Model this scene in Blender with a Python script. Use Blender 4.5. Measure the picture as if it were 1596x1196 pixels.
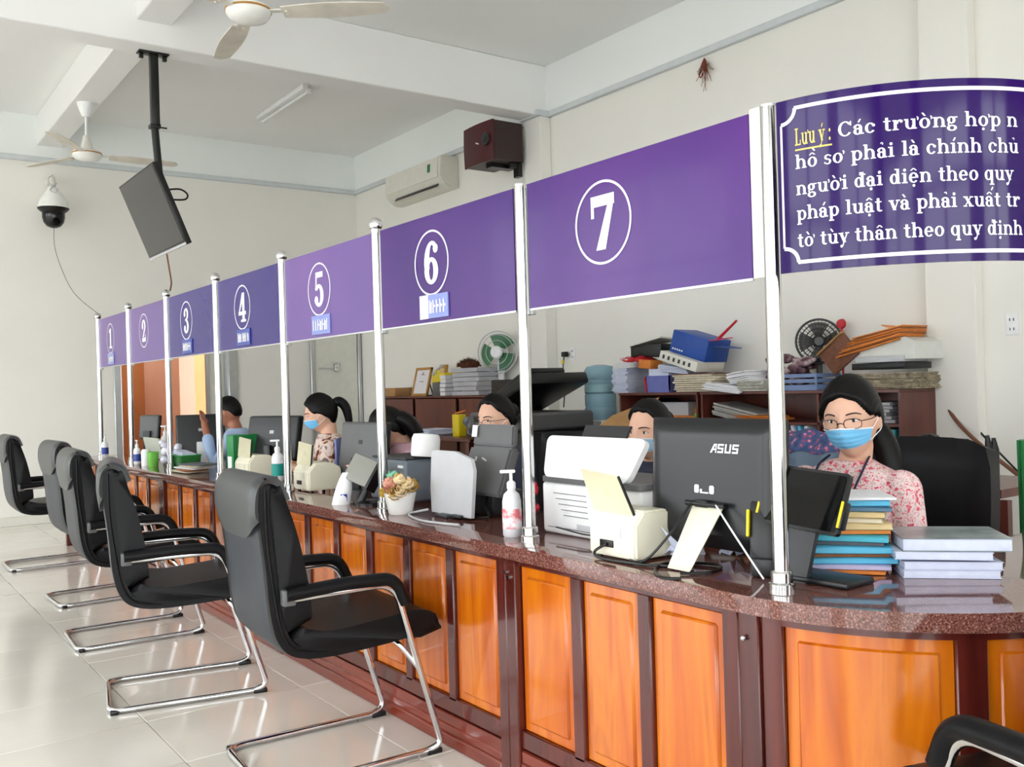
import bpy, bmesh, math, random, unicodedata
from mathutils import Vector, Matrix
random.seed(7)
D2R = math.radians
scene = bpy.context.scene
C = scene.collection
for o in list(bpy.data.objects): bpy.data.objects.remove(o)

# ------------------------------------------------------------------ camera
IW, IH, FPX = 1596.0, 1196.0, 1465.8
CAM = Vector((0, 0, 1.35))
_y, _p, _r = D2R(35.867), D2R(0.065), D2R(-1.659)
FW = Vector((math.sin(_y)*math.cos(_p), math.cos(_y)*math.cos(_p), math.sin(_p)))
RT = Vector((math.cos(_y), -math.sin(_y), 0)); UP = RT.cross(FW)
R2 = RT*math.cos(_r) + UP*math.sin(_r); U2 = UP*math.cos(_r) - RT*math.sin(_r)
cd = bpy.data.cameras.new('camera'); cam = bpy.data.objects.new('camera', cd); C.objects.link(cam)
cd.sensor_width = 36.0; cd.sensor_fit = 'HORIZONTAL'; cd.lens = FPX/IW*36.0; cd.clip_start = 0.02; cd.clip_end = 200
m3 = Matrix((R2, U2, -FW)).transposed()
cam.matrix_world = Matrix.Translation(CAM) @ m3.to_4x4()
scene.camera = cam

def at(px, py, X=None, Y=None, Z=None, t=None):
    """survey helper: the point of the place seen at a pixel, on a known plane"""
    d = FW + R2*((px-IW/2)/FPX) + U2*((IH/2-py)/FPX)
    if X is not None: t = (X-CAM.x)/d.x
    elif Y is not None: t = (Y-CAM.y)/d.y
    elif Z is not None: t = (Z-CAM.z)/d.z
    return CAM + d*t

# ------------------------------------------------------------------ light
w = bpy.data.worlds.new('sky'); scene.world = w; w.use_nodes = True
bg = w.node_tree.nodes['Background']; bg.inputs[0].default_value = (0.93, 0.97, 1.0, 1); bg.inputs[1].default_value = 3.4
vs = scene.view_settings
vs.view_transform = 'Standard'; vs.look = 'None'; vs.gamma = 1.0; vs.use_curve_mapping = False
vs.exposure = 0.9
try:
    scene.cycles.max_bounces = 10; scene.cycles.diffuse_bounces = 6; scene.cycles.glossy_bounces = 5
    scene.cycles.transmission_bounces = 6; scene.cycles.transparent_max_bounces = 8
    scene.cycles.sample_clamp_indirect = 8.0; scene.cycles.caustics_reflective = False; scene.cycles.caustics_refractive = False
except Exception: pass

# ------------------------------------------------------------------ materials
MATS = {}
def lin(c): return tuple(((v/255)/12.92 if v/255 <= 0.04045 else (((v/255)+0.055)/1.055)**2.4) for v in c)
def mat(name, rgb, rough=0.5, metal=0.0, noise=None, coat=0.0, trans=0.0, alpha=1.0, bump=None, ior=1.45, emit=0.0, spec=0.5, sub=0.0):
    if name in MATS: return MATS[name]
    m = bpy.data.materials.new(name); m.use_nodes = True; nt = m.node_tree; b = nt.nodes['Principled BSDF']
    c = lin(rgb)
    b.inputs['Base Color'].default_value = (*c, 1); b.inputs['Roughness'].default_value = rough; b.inputs['Metallic'].default_value = metal
    b.inputs['Coat Weight'].default_value = coat; b.inputs['Coat Roughness'].default_value = 0.06
    b.inputs['Transmission Weight'].default_value = trans; b.inputs['Alpha'].default_value = alpha; b.inputs['IOR'].default_value = ior
    b.inputs['Specular IOR Level'].default_value = spec
    if sub: b.inputs['Subsurface Weight'].default_value = sub; b.inputs['Subsurface Radius'].default_value = (0.01, 0.004, 0.002)
    if emit: b.inputs['Emission Color'].default_value = (*c, 1); b.inputs['Emission Strength'].default_value = emit
    tc = nt.nodes.new('ShaderNodeTexCoord')
    sc, am = noise if noise else (14.0, 0.035)
    n = nt.nodes.new('ShaderNodeTexNoise'); n.inputs['Scale'].default_value = sc; n.inputs['Detail'].default_value = 4
    nt.links.new(tc.outputs['Object'], n.inputs['Vector'])
    r = nt.nodes.new('ShaderNodeValToRGB'); r.color_ramp.elements[0].position = 0.3; r.color_ramp.elements[1].position = 0.7
    r.color_ramp.elements[0].color = (*[v*(1-am) for v in c], 1); r.color_ramp.elements[1].color = (*[min(1, v*(1+am)) for v in c], 1)
    nt.links.new(n.outputs['Fac'], r.inputs['Fac']); nt.links.new(r.outputs['Color'], b.inputs['Base Color'])
    if bump:
        n2 = nt.nodes.new('ShaderNodeTexNoise'); n2.inputs['Scale'].default_value = bump[0]; n2.inputs['Detail'].default_value = 3
        nt.links.new(tc.outputs['Object'], n2.inputs['Vector'])
        bp = nt.nodes.new('ShaderNodeBump'); bp.inputs['Strength'].default_value = bump[1]; bp.inputs['Distance'].default_value = 0.004
        nt.links.new(n2.outputs['Fac'], bp.inputs['Height']); nt.links.new(bp.outputs['Normal'], b.inputs['Normal'])
    MATS[name] = m; return m
def ramp_mat(name, tex, scale, stops, rough=0.4, coat=0.0, mapscale=(1, 1, 1), detail=5, dist=0.0, bump=0.0, out='Fac', interp='LINEAR', rand=None, spec=0.5):
    m = bpy.data.materials.new(name); m.use_nodes = True; nt = m.node_tree; b = nt.nodes['Principled BSDF']
    b.inputs['Roughness'].default_value = rough; b.inputs['Coat Weight'].default_value = coat; b.inputs['Coat Roughness'].default_value = 0.05; b.inputs['Specular IOR Level'].default_value = spec
    tc = nt.nodes.new('ShaderNodeTexCoord'); mp = nt.nodes.new('ShaderNodeMapping'); mp.inputs['Scale'].default_value = mapscale
    nt.links.new(tc.outputs['Object'], mp.inputs['Vector'])
    if rand:
        oi = nt.nodes.new('ShaderNodeObjectInfo'); mx = nt.nodes.new('ShaderNodeVectorMath'); mx.operation = 'MULTIPLY_ADD'
        cb = nt.nodes.new('ShaderNodeCombineXYZ')
        for i in range(3): nt.links.new(oi.outputs['Random'], cb.inputs[i])
        mx.inputs[1].default_value = (rand, rand*1.7, rand*0.6)
        nt.links.new(cb.outputs[0], mx.inputs[0]); nt.links.new(tc.outputs['Object'], mx.inputs[2]); nt.links.new(mx.outputs[0], mp.inputs['Vector'])
    if tex == 'noise':
        t = nt.nodes.new('ShaderNodeTexNoise'); t.inputs['Scale'].default_value = scale; t.inputs['Detail'].default_value = detail; t.inputs['Distortion'].default_value = dist; o = t.outputs['Fac']
    else:
        t = nt.nodes.new('ShaderNodeTexVoronoi'); t.inputs['Scale'].default_value = scale; o = t.outputs['Distance']
        if out == 'Color':
            sp = nt.nodes.new('ShaderNodeSeparateColor'); nt.links.new(t.outputs['Color'], sp.inputs[0]); o = sp.outputs[0]
    nt.links.new(mp.outputs[0], t.inputs['Vector'])
    r = nt.nodes.new('ShaderNodeValToRGB'); r.color_ramp.interpolation = interp
    while len(r.color_ramp.elements) < len(stops): r.color_ramp.elements.new(0.5)
    for e, (p, c) in zip(r.color_ramp.elements, stops): e.position = p; e.color = (*lin(c), 1)
    nt.links.new(o, r.inputs['Fac']); nt.links.new(r.outputs['Color'], b.inputs['Base Color'])
    if bump:
        bp = nt.nodes.new('ShaderNodeBump'); bp.inputs['Strength'].default_value = bump; bp.inputs['Distance'].default_value = 0.003
        nt.links.new(o, bp.inputs['Height']); nt.links.new(bp.outputs['Normal'], b.inputs['Normal'])
    MATS[name] = m; return m

WALL = mat('wall_paint', (236, 234, 227), 0.6, noise=(1.2, 0.02), bump=(60, 0.05))
WHITE = mat('ceiling_paint', (240, 240, 239), 0.6, noise=(1.0, 0.02))
FRIEZE = mat('frieze_paint', (238, 242, 240), 0.55, noise=(1.0, 0.02))
TRIMM = mat('cornice_paint', (206, 212, 214), 0.45)
ORANGE = mat('orange_wall_paint', (196, 138, 88), 0.6, noise=(1.5, 0.08))
PEACH = mat('peach_wall_paint', (236, 206, 186), 0.6, noise=(1.5, 0.05))
TILE = ramp_mat('polished_tile', 'noise', 2.2, [(0.3, (216, 211, 200)), (0.7, (226, 222, 212))], rough=0.13, coat=0.15, rand=5.0)
GROUT = mat('grout', (150, 146, 138), 0.8)
PAVE = mat('outdoor_paving', (190, 188, 182), 0.9)
GRANITE = ramp_mat('granite', 'noise', 230, [(0.32, (62, 37, 34)), (0.45, (98, 58, 51)), (0.57, (124, 80, 70)), (0.72, (172, 132, 120))], rough=0.06, coat=0.25, detail=6)
WOODP = ramp_mat('orange_wood', 'noise', 1.6, [(0.2, (134, 54, 4)), (0.42, (182, 86, 6)), (0.6, (202, 110, 10)), (0.8, (158, 70, 5))], rough=0.22, coat=0.35, mapscale=(7, 7, 0.7), detail=7, dist=0.9, rand=9.0)
WOODF = ramp_mat('dark_red_wood', 'noise', 2.0, [(0.3, (62, 18, 14)), (0.7, (92, 32, 24))], rough=0.22, coat=0.25, mapscale=(8, 8, 0.9), detail=6, dist=0.5)
WOODB = ramp_mat('plinth_wood', 'noise', 2.0, [(0.3, (92, 32, 20)), (0.7, (122, 48, 32))], rough=0.22, coat=0.25, mapscale=(6, 0.8, 6), detail=6, dist=0.5)
CABW = ramp_mat('cabinet_wood', 'noise', 2.0, [(0.3, (78, 34, 26)), (0.7, (106, 50, 38))], rough=0.35, coat=0.1, mapscale=(6, 6, 0.8), detail=5)
STEEL = mat('stainless_steel', (205, 205, 204), 0.14, 1.0, noise=(30, 0.02))
CHROME = mat('chrome', (214, 214, 216), 0.09, 1.0)
ALU = mat('aluminium', (196, 198, 198), 0.35, 0.8)
PURPLE = ramp_mat('purple_print', 'noise', 1.1, [(0.3, (54, 20, 104)), (0.7, (80, 28, 118))], rough=0.26, coat=0.05, rand=4.0, spec=0.3)
PURPLEB = ramp_mat('blue_purple_print', 'noise', 1.1, [(0.3, (36, 22, 110)), (0.7, (48, 28, 118))], rough=0.26, coat=0.05, spec=0.3)
PURPLEC = ramp_mat('pale_purple_print', 'noise', 1.1, [(0.3, (96, 74, 140)), (0.7, (112, 80, 148))], rough=0.28, coat=0.05, spec=0.3)
PURPLED = ramp_mat('dark_purple_print', 'noise', 1.1, [(0.3, (38, 18, 78)), (0.7, (48, 22, 92))], rough=0.09, coat=0.0, spec=0.28)
PRINTW = mat('white_print', (240, 240, 240), 0.3)
PRINTY = mat('yellow_print', (222, 196, 96), 0.3)
BLUEP = mat('blue_plaque', (52, 72, 156), 0.25)
BLUEL = mat('pale_blue_plaque', (128, 140, 200), 0.25)
LEATHER = mat('black_leather', (12, 12, 14), 0.42, bump=(220, 0.12), noise=(5, 0.1), spec=0.22)
LEATHERG = mat('grey_leather', (54, 56, 57), 0.38, bump=(220, 0.08), noise=(4, 0.08))
LEATHERB = mat('slate_leather', (42, 46, 54), 0.42, bump=(220, 0.08), noise=(4, 0.06), spec=0.35)
BLACKP = mat('black_plastic', (9, 9, 10), 0.35)
BLACKG = mat('black_gloss', (6, 7, 9), 0.07, coat=0.1, spec=0.4)
DARKG = mat('dark_grey_plastic', (42, 43, 45), 0.4)
MIDG = mat('mid_grey_plastic', (92, 92, 93), 0.42)
PALEG = mat('pale_grey_plastic', (190, 191, 194), 0.4)
CREAM = mat('cream_plastic', (232, 228, 206), 0.38)
WHITEP = mat('white_plastic', (238, 239, 240), 0.32)
OFFW = mat('off_white_plastic', (222, 220, 210), 0.4)
PAPER = mat('paper', (228, 228, 232), 0.75, noise=(40, 0.05))
PAPERB = mat('bluish_paper', (206, 212, 232), 0.75, noise=(40, 0.05))
PAPERT = mat('aged_paper', (206, 196, 172), 0.8, noise=(30, 0.12))
CARD = mat('cardboard', (168, 128, 82), 0.8, noise=(20, 0.08))
CARDB = mat('brown_board', (120, 78, 58), 0.7, noise=(30, 0.2))
FBLUE = mat('sky_blue_folder', (92, 186, 220), 0.5)
FTAN = mat('manila_folder', (214, 190, 140), 0.6)
FBROWN = mat('brown_folder', (150, 92, 52), 0.6, noise=(20, 0.15))
FORANGE = mat('orange_folder', (216, 128, 50), 0.55, noise=(25, 0.15))
FTEAL = mat('teal_folder', (36, 128, 132), 0.5)
FGREY = mat('grey_folder', (88, 92, 98), 0.6, noise=(30, 0.2))
RED = mat('red_plastic', (190, 30, 44), 0.4)
GREEN = mat('green_plastic', (28, 128, 66), 0.4)
LGREEN = mat('light_green_plastic', (112, 190, 72), 0.4)
DGREEN = mat('dark_green_plastic', (40, 108, 48), 0.45)
TEAL = mat('teal_label', (24, 150, 140), 0.4)
YELLOW = mat('yellow_plastic', (232, 208, 32), 0.4)
BLUE = mat('blue_carton', (24, 72, 156), 0.45)
BLUEG = mat('blue_grey_plastic', (112, 134, 176), 0.4)
MAROON = mat('speaker_veneer', (70, 18, 24), 0.4, noise=(8, 0.1))
MAROOND = mat('speaker_side', (50, 34, 32), 0.45)
SKIN = mat('skin', (222, 176, 150), 0.5, sub=0.08, noise=(30, 0.03))
SKINB = mat('tan_skin', (160, 104, 80), 0.5, sub=0.08, noise=(30, 0.03))
HAIR = mat('black_hair', (7, 5, 5), 0.5, bump=(90, 0.2), spec=0.25)
MASKM = mat('blue_mask', (120, 196, 240), 0.7)
MASKL = mat('pale_blue_mask', (176, 212, 240), 0.7)
MASKW = mat('white_trim', (236, 240, 244), 0.7)
GARM1 = ramp_mat('pink_floral_blouse', 'noise', 78, [(0.34, (204, 62, 86)), (0.41, (220, 130, 138)), (0.46, (232, 208, 206)), (0.57, (230, 208, 206)), (0.63, (176, 128, 122)), (0.68, (228, 196, 196))], rough=0.8, detail=2, dist=0.8)
GARM5 = ramp_mat('brown_floral_blouse', 'noise', 13, [(0.34, (84, 28, 20)), (0.42, (150, 90, 60)), (0.47, (222, 198, 184)), (0.58, (228, 210, 200)), (0.66, (120, 104, 100))], rough=0.8, detail=2, dist=1.2)
GARM4 = mat('pink_top', (212, 168, 182), 0.8, noise=(40, 0.06))
GARM6 = mat('light_blue_shirt', (160, 182, 212), 0.8)
GARM2 = mat('navy_top', (44, 48, 66), 0.8)
TROUS = mat('dark_trousers', (34, 34, 40), 0.85)
NAVY = mat('navy_lanyard', (22, 26, 56), 0.6)
DENIM = ramp_mat('patterned_cloth', 'voronoi', 40, [(0.0, (210, 190, 206)), (0.3, (150, 60, 96)), (0.5, (62, 84, 128)), (0.9, (44, 60, 96))], rough=0.85)
SLATEC = mat('slate_cloth', (108, 124, 142), 0.85, bump=(30, 0.3))
PLUM = ramp_mat('plum_cloth', 'noise', 18, [(0.35, (52, 30, 40)), (0.5, (118, 80, 92)), (0.7, (196, 180, 180))], rough=0.8)
GLASSB = mat('blue_bottle', (150, 200, 222), 0.08, trans=0.75, ior=1.2)
CLEARP = mat('clear_plastic', (225, 230, 230), 0.15, trans=0.8, alpha=0.55, ior=1.15)
BRUSHB = mat('brown_fibre', (86, 46, 26), 0.9, noise=(60, 0.4))
GOLD = mat('gilt_frame', (176, 128, 60), 0.4)
FILTER = ramp_mat('pink_white_print', 'noise', 26, [(0.42, (240, 232, 234)), (0.55, (220, 110, 120))], rough=0.6)
CERAM = mat('white_ceramic', (236, 236, 232), 0.25)
PETALY = mat('yellow_petal', (206, 166, 70), 0.7, noise=(60, 0.25))
PETALP = mat('pink_petal', (222, 160, 140), 0.7, noise=(60, 0.2))
PETALC = mat('cream_petal', (230, 206, 160), 0.7, noise=(60, 0.15))
PETALG = mat('mint_petal', (130, 200, 170), 0.7, noise=(60, 0.15))
LEAF = mat('olive_leaf', (84, 84, 40), 0.7)
RUST = mat('rust_stain', (120, 58, 40), 0.8)
IRIS = mat('dark_iris', (28, 16, 12), 0.15)
SCLERA = mat('eye_white', (232, 228, 224), 0.3)
LIP = mat('lip', (176, 96, 92), 0.5)
LAMP = mat('lamp_tube', (236, 240, 238), 0.3)

# ------------------------------------------------------------------ mesh helpers
def bmnew(): return bmesh.new()
def rotm(rx=0, ry=0, rz=0): return Matrix.Rotation(D2R(rz), 4, 'Z') @ Matrix.Rotation(D2R(ry), 4, 'Y') @ Matrix.Rotation(D2R(rx), 4, 'X')
def box(bm, c, s, rot=None, bevel=0.0, seg=2):
    mt = Matrix.Translation(Vector(c)) @ (rot if rot is not None else Matrix.Identity(4)) @ Matrix.Diagonal((*s, 1))
    r = bmesh.ops.create_cube(bm, size=1.0, matrix=mt)
    if bevel > 0:
        es = set(e for v in r['verts'] for e in v.link_edges)
        bmesh.ops.bevel(bm, geom=list(es), offset=min(bevel, min(s)*0.49), segments=seg, affect='EDGES', profile=0.5)
    return bm
def bx(bm, x0, x1, y0, y1, z0, z1, bevel=0.0, seg=1):
    return box(bm, ((x0+x1)/2, (y0+y1)/2, (z0+z1)/2), (abs(x1-x0), abs(y1-y0), abs(z1-z0)), None, bevel, seg)
def ring_faces(bm, rings, closed=True, cap=(True, True)):
    n = len(rings[0])
    for a, b in zip(rings[:-1], rings[1:]):
        for i in range(n if closed else n-1):
            j = (i+1) % n
            try: bm.faces.new((a[i], a[j], b[j], b[i]))
            except ValueError: pass
    if closed:
        if cap[0]:
            try: bm.faces.new(list(reversed(rings[0])))
            except ValueError: pass
        if cap[1]:
            try: bm.faces.new(rings[-1])
            except ValueError: pass
def tube(bm, pts, r, n=10, closed=False):
    pts = [Vector(p) for p in pts]; k = len(pts)
    rr = r if isinstance(r, (list, tuple)) else [r]*k
    rings = []; prev = None
    for i, p in enumerate(pts):
        if closed: t = pts[(i+1) % k]-pts[i-1]
        else: t = pts[min(i+1, k-1)]-pts[max(i-1, 0)]
        t.normalize()
        if prev is None:
            a = Vector((0, 0, 1)) if abs(t.z) < 0.9 else Vector((1, 0, 0))
            u = t.cross(a).normalized()
        else:
            u = (prev - t*prev.dot(t)); u = u.normalized() if u.length > 1e-6 else t.orthogonal().normalized()
        prev = u; v = t.cross(u)
        rings.append([bm.verts.new(p+(u*math.cos(2*math.pi*j/n)+v*math.sin(2*math.pi*j/n))*rr[i]) for j in range(n)])
    if closed: rings.append(rings[0]); ring_faces(bm, rings, cap=(False, False))
    else: ring_faces(bm, rings)
    return bm
def smooth_path(pts, sub=6, closed=False):
    pts = [Vector(p) for p in pts]; out = []; k = len(pts)
    segs = k if closed else k-1
    for i in range(segs):
        p0 = pts[(i-1) % k] if (closed or i > 0) else pts[0]
        p1 = pts[i]; p2 = pts[(i+1) % k]
        p3 = pts[(i+2) % k] if (closed or i+2 < k) else pts[-1]
        for j in range(sub):
            t = j/sub
            out.append(0.5*((2*p1)+(p2-p0)*t+(2*p0-5*p1+4*p2-p3)*t*t+(3*p1-p0-3*p2+p3)*t**3))
    if not closed: out.append(pts[-1])
    return out
def fillet(pts, r=0.05, n=5):
    pts = [Vector(p) for p in pts]; out = [pts[0]]
    for a, b, c in zip(pts[:-2], pts[1:-1], pts[2:]):
        d1 = (a-b); d2 = (c-b); rr = min(r, d1.length*0.48, d2.length*0.48)
        s = b+d1.normalized()*rr; e = b+d2.normalized()*rr
        for j in range(n+1):
            t = j/n; out.append((1-t)**2*s+2*t*(1-t)*b+t*t*e)
    out.append(pts[-1]); return out
def cyl(bm, p0, p1, r0, r1=None, n=20):
    return tube(bm, [p0, p1], [r0, r0 if r1 is None else r1], n)
def lathe(bm, prof, c=(0, 0, 0), n=28, M=None):
    c = Vector(c); rings = []
    for r, z in prof:
        ring = []
        for j in range(n):
            a = 2*math.pi*j/n; p = Vector((max(r, 1e-4)*math.cos(a), max(r, 1e-4)*math.sin(a), z))
            ring.append(bm.verts.new(c+(M @ p if M is not None else p)))
        rings.append(ring)
    ring_faces(bm, rings); return bm
def ell(bm, c, rad, rot=None, u=16, v=10):
    rad = rad if isinstance(rad, (tuple, list)) else (rad,)*3
    mt = Matrix.Translation(Vector(c)) @ (rot if rot is not None else Matrix.Identity(4)) @ Matrix.Diagonal((*rad, 1))
    bmesh.ops.create_uvsphere(bm, u_segments=u, v_segments=v, radius=1.0, matrix=mt); return bm
def prism(bm, poly, f0, f1):
    """poly: 2D points; f0,f1 map (u,v) to the two end positions"""
    a = [bm.verts.new(f0(*p)) for p in poly]; b = [bm.verts.new(f1(*p)) for p in poly]
    n = len(poly)
    bm.faces.new(list(reversed(a))); bm.faces.new(b)
    for i in range(n): bm.faces.new((a[i], a[(i+1) % n], b[(i+1) % n], b[i]))
    return bm
def rrect(x0, x1, y0, y1, r, n=5):
    out = []
    for cx, cy, a0 in ((x1-r, y0+r, -90), (x1-r, y1-r, 0), (x0+r, y1-r, 90), (x0+r, y0+r, 180)):
        for j in range(n+1):
            a = D2R(a0+90*j/n); out.append((cx+r*math.cos(a), cy+r*math.sin(a)))
    return out
def gridsurf(bm, f, nu, nv, thick=0.0):
    vs_ = [[bm.verts.new(f(i/nu, j/nv)) for j in range(nv+1)] for i in range(nu+1)]
    fs = [bm.faces.new((vs_[i][j], vs_[i+1][j], vs_[i+1][j+1], vs_[i][j+1])) for i in range(nu) for j in range(nv)]
    if thick:
        bmesh.ops.recalc_face_normals(bm, faces=fs)
        bmesh.ops.solidify(bm, geom=fs, thickness=thick)
    return bm
def obj(name, bm, m, parent=None, ang=38, recalc=True):
    if recalc: bmesh.ops.recalc_face_normals(bm, faces=bm.faces)
    me = bpy.data.meshes.new(name); bm.to_mesh(me); bm.free()
    for p in me.polygons: p.use_smooth = True
    me.set_sharp_from_angle(angle=D2R(ang))
    if m is not None: me.materials.append(m)
    o = bpy.data.objects.new(name, me); C.objects.link(o)
    if parent is not None: o.parent = parent
    return o
def tag(o, label=None, cat=None, group=None, kind=None):
    if label: o['label'] = label
    if cat: o['category'] = cat
    if group: o['group'] = group
    if kind: o['kind'] = kind
    return o
def thing(name, label, cat, loc=(0, 0, 0), rz=0.0, group=None):
    o = bpy.data.objects.new(name, None); C.objects.link(o); o.empty_display_size = 0.05
    o.location = loc; o.rotation_euler = (0, 0, D2R(rz)); return tag(o, label, cat, group)
def dup(root, loc, rz, label, group=None):
    r = root.copy(); C.objects.link(r); r.location = loc; r.rotation_euler = (0, 0, D2R(rz)); r['label'] = label
    if group: r['group'] = group
    for ch in list(root.children):
        c = ch.copy(); C.objects.link(c); c.parent = r
        for g in list(ch.children):
            d = g.copy(); C.objects.link(d); d.parent = c
    return r
def struct(name, bm, m, parent=None, **k):
    o = obj(name, bm, m, parent, **k)
    if parent is None: o['kind'] = 'structure'
    return o
def B(): return bmesh.new()

# ------------------------------------------------------------------ room shell
XW, YF, ZC, ZB = 5.65, 11.2, 4.40, 3.93      # back wall, far wall, ceiling, beam underside
XL, YN = -3.6, -3.0                         # entrance side, wall behind the viewer
fl = struct('floor', bx(B(), XL-0.2, XW+0.2, YN-0.2, YF+4.2, -0.12, -0.006), GROUT)
tx = [1.02+0.68*k for k in range(-7, 2)]+[2.3]; ty = [4.06+0.54*k for k in range(-13, 14)]
tme = None
xs = [XL]+[x for x in tx if XL < x < 2.35]; ys = [YN]+[y for y in ty if YN < y < YF]+[YF]
cache = {}
for i in range(len(xs)-1):
    for j in range(len(ys)-1):
        wx, wy = round(xs[i+1]-xs[i], 4), round(ys[j+1]-ys[j], 4)
        g = 0.0016
        if (wx, wy) not in cache:
            t_ = B(); bx(t_, g, wx-g, g, wy-g, -0.01, 0.0, 0.0012)
            t_.normal_update(); o = obj('floor_tile', t_, TILE, fl); cache[(wx, wy)] = o.data
        else:
            o = bpy.data.objects.new('floor_tile', cache[(wx, wy)]); C.objects.link(o); o.parent = fl
        o.location = (xs[i], ys[j], 0)
struct('ground', bx(B(), -40, XL-0.25, -40, 50, -0.2, -0.1), PAVE)
struct('ceiling', bx(B(), XL-0.2, XW+0.2, YN-0.2, YF+0.2, ZC, ZC+0.15), WHITE)
struct('wall_back', bx(B(), XW, XW+0.2, YN-0.2, YF+0.2, 0, ZC), WALL)
# far wall with a wide doorway into the orange room
DX0, DX1, DZ = 2.60, 3.93, 2.15
b = B(); bx(b, XL-0.2, DX0, YF, YF+0.18, 0, ZC); bx(b, DX1, XW, YF, YF+0.18, 0, ZC); bx(b, DX0, DX1, YF, YF+0.18, DZ, ZC)
struct('wall_far', b, WALL)
b = B(); bx(b, DX0-0.6, DX0-0.02, YF+0.18, YF+3.2, 0, 2.9); struct('wall_side_room_left', b, ORANGE)
struct('ceiling_side_room', bx(B(), DX0-0.6, DX1+2.2, YF+0.18, YF+2.2, 2.9, 3.0), WHITE)  # unseen ceiling, stopped short of the end wall to let some sky light in
struct('wall_side_room_end', bx(B(), DX0-0.6, DX1+1.6, YF+3.0, YF+3.2, 0, 2.9), ORANGE)
struct('wall_side_room_right', bx(B(), DX1-0.25, DX1-0.05, YF+1.3, YF+3.2, 0, 2.9), PEACH)
struct('trim_door_far', (lambda b: (bx(b, DX0-0.03, DX0+0.05, YF-0.02, YF+0.2, 0, DZ, 0.006), bx(b, DX1-0.05, DX1+0.06, YF-0.02, YF+0.2, 0, DZ, 0.006), bx(b, DX0-0.03, DX1+0.06, YF-0.02, YF+0.2, DZ, DZ+0.07, 0.006), b)[-1])(B()), ALU)
# glazed leaf standing open beside the doorway
dg = struct('door_1', (lambda b: (bx(b, DX1-0.31, DX1-0.27, YF+0.03, YF+0.07, 0, DZ), bx(b, DX1-0.09, DX1-0.05, YF+0.03, YF+0.07, 0, DZ), b)[-1])(B()), ALU)
obj('pane', bx(B(), DX1-0.27, DX1-0.09, YF+0.045, YF+0.055, 0.02, DZ), mat('frosted_glass', (214, 224, 220), 0.5, trans=0.3), dg)
# flush store door with hasp and padlock
dd = struct('door_2', bx(B(), 4.99, 5.585, YF-0.035, YF, 0, 2.62, 0.004), mat('door_paint', (222, 222, 212), 0.5))
obj('door_frame', (lambda b: (bx(b, 4.93, 4.985, YF-0.05, YF, 0, 2.68, 0.006), bx(b, 5.59, 5.64, YF-0.05, YF, 0, 2.68, 0.006), b)[-1])(B()), ALU, dd)
q = at(524, 574, Y=YF-0.05)
hs = obj('hasp', (lambda b: (bx(b, q.x-0.23, q.x+0.02, YF-0.05, YF-0.035, q.z-0.006, q.z+0.006), bx(b, q.x-0.03, q.x+0.05, YF-0.06, YF-0.035, q.z+0.03, q.z+0.07, 0.004), b)[-1])(B()), ALU, dd)
obj('padlock', (lambda b: (bx(b, q.x-0.025, q.x+0.035, YF-0.075, YF-0.045, q.z-0.045, q.z+0.01, 0.006), tube(b, fillet([(q.x-0.012, YF-0.06, q.z), (q.x-0.012, YF-0.06, q.z+0.05), (q.x+0.022, YF-0.06, q.z+0.05), (q.x+0.022, YF-0.06, q.z)], 0.015), 0.004, 8), b)[-1])(B()), STEEL, dd)
# entrance side: wide door openings between piers; wall behind the viewer: windows
b = B()
for y0, y1 in ((-3.2, -2.6), (-0.2, 0.3), (2.9, 3.4), (6.0, 6.5), (9.1, 9.6), (11.0, 11.4)): bx(b, XL-0.2, XL, y0, y1, 0, ZC)
bx(b, XL-0.2, XL, YN, YF, 3.75, ZC)
struct('wall_left', b, WALL)
b = B()
for x0, x1 in ((-3.8, -3.2), (-0.9, -0.4), (1.9, 2.4), (3.7, 5.85)): bx(b, x0, x1, YN-0.2, YN, 0, ZC)
bx(b, XL, XW, YN-0.2, YN, 3.1, ZC); bx(b, 2.4, 3.7, YN-0.2, YN, 0, 0.9)
struct('wall_near', b, WALL)
n_ = 1
for y0, y1 in ((-2.6, -0.2), (0.3, 2.9), (3.4, 6.0), (6.5, 9.1), (9.6, 11.0)):
    b = B(); bx(b, XL-0.12, XL-0.06, y0, y0+0.07, 0, 3.75); bx(b, XL-0.12, XL-0.06, y1-0.07, y1, 0, 3.75); bx(b, XL-0.12, XL-0.06, (y0+y1)/2-0.05, (y0+y1)/2+0.05, 0, 3.75)
    bx(b, XL-0.12, XL-0.06, y0, y1, 3.67, 3.75); bx(b, XL-0.12, XL-0.06, y0, y1, 2.6, 2.67); struct('window_%d' % n_, b, ALU); n_ += 1
for x0, x1, z0 in ((-3.2, -0.9, 0), (-0.4, 1.9, 0), (2.4, 3.7, 0.9)):  # third opening is unseen, added and sized to light the back wall
    b = B(); bx(b, x0, x0+0.07, YN-0.12, YN-0.06, z0, 3.1); bx(b, x1-0.07, x1, YN-0.12, YN-0.06, z0, 3.1); bx(b, (x0+x1)/2-0.04, (x0+x1)/2+0.04, YN-0.12, YN-0.06, z0, 3.1)
    bx(b, x0, x1, YN-0.12, YN-0.06, 2.6, 2.67); struct('window_%d' % n_, b, ALU); n_ += 1
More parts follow.
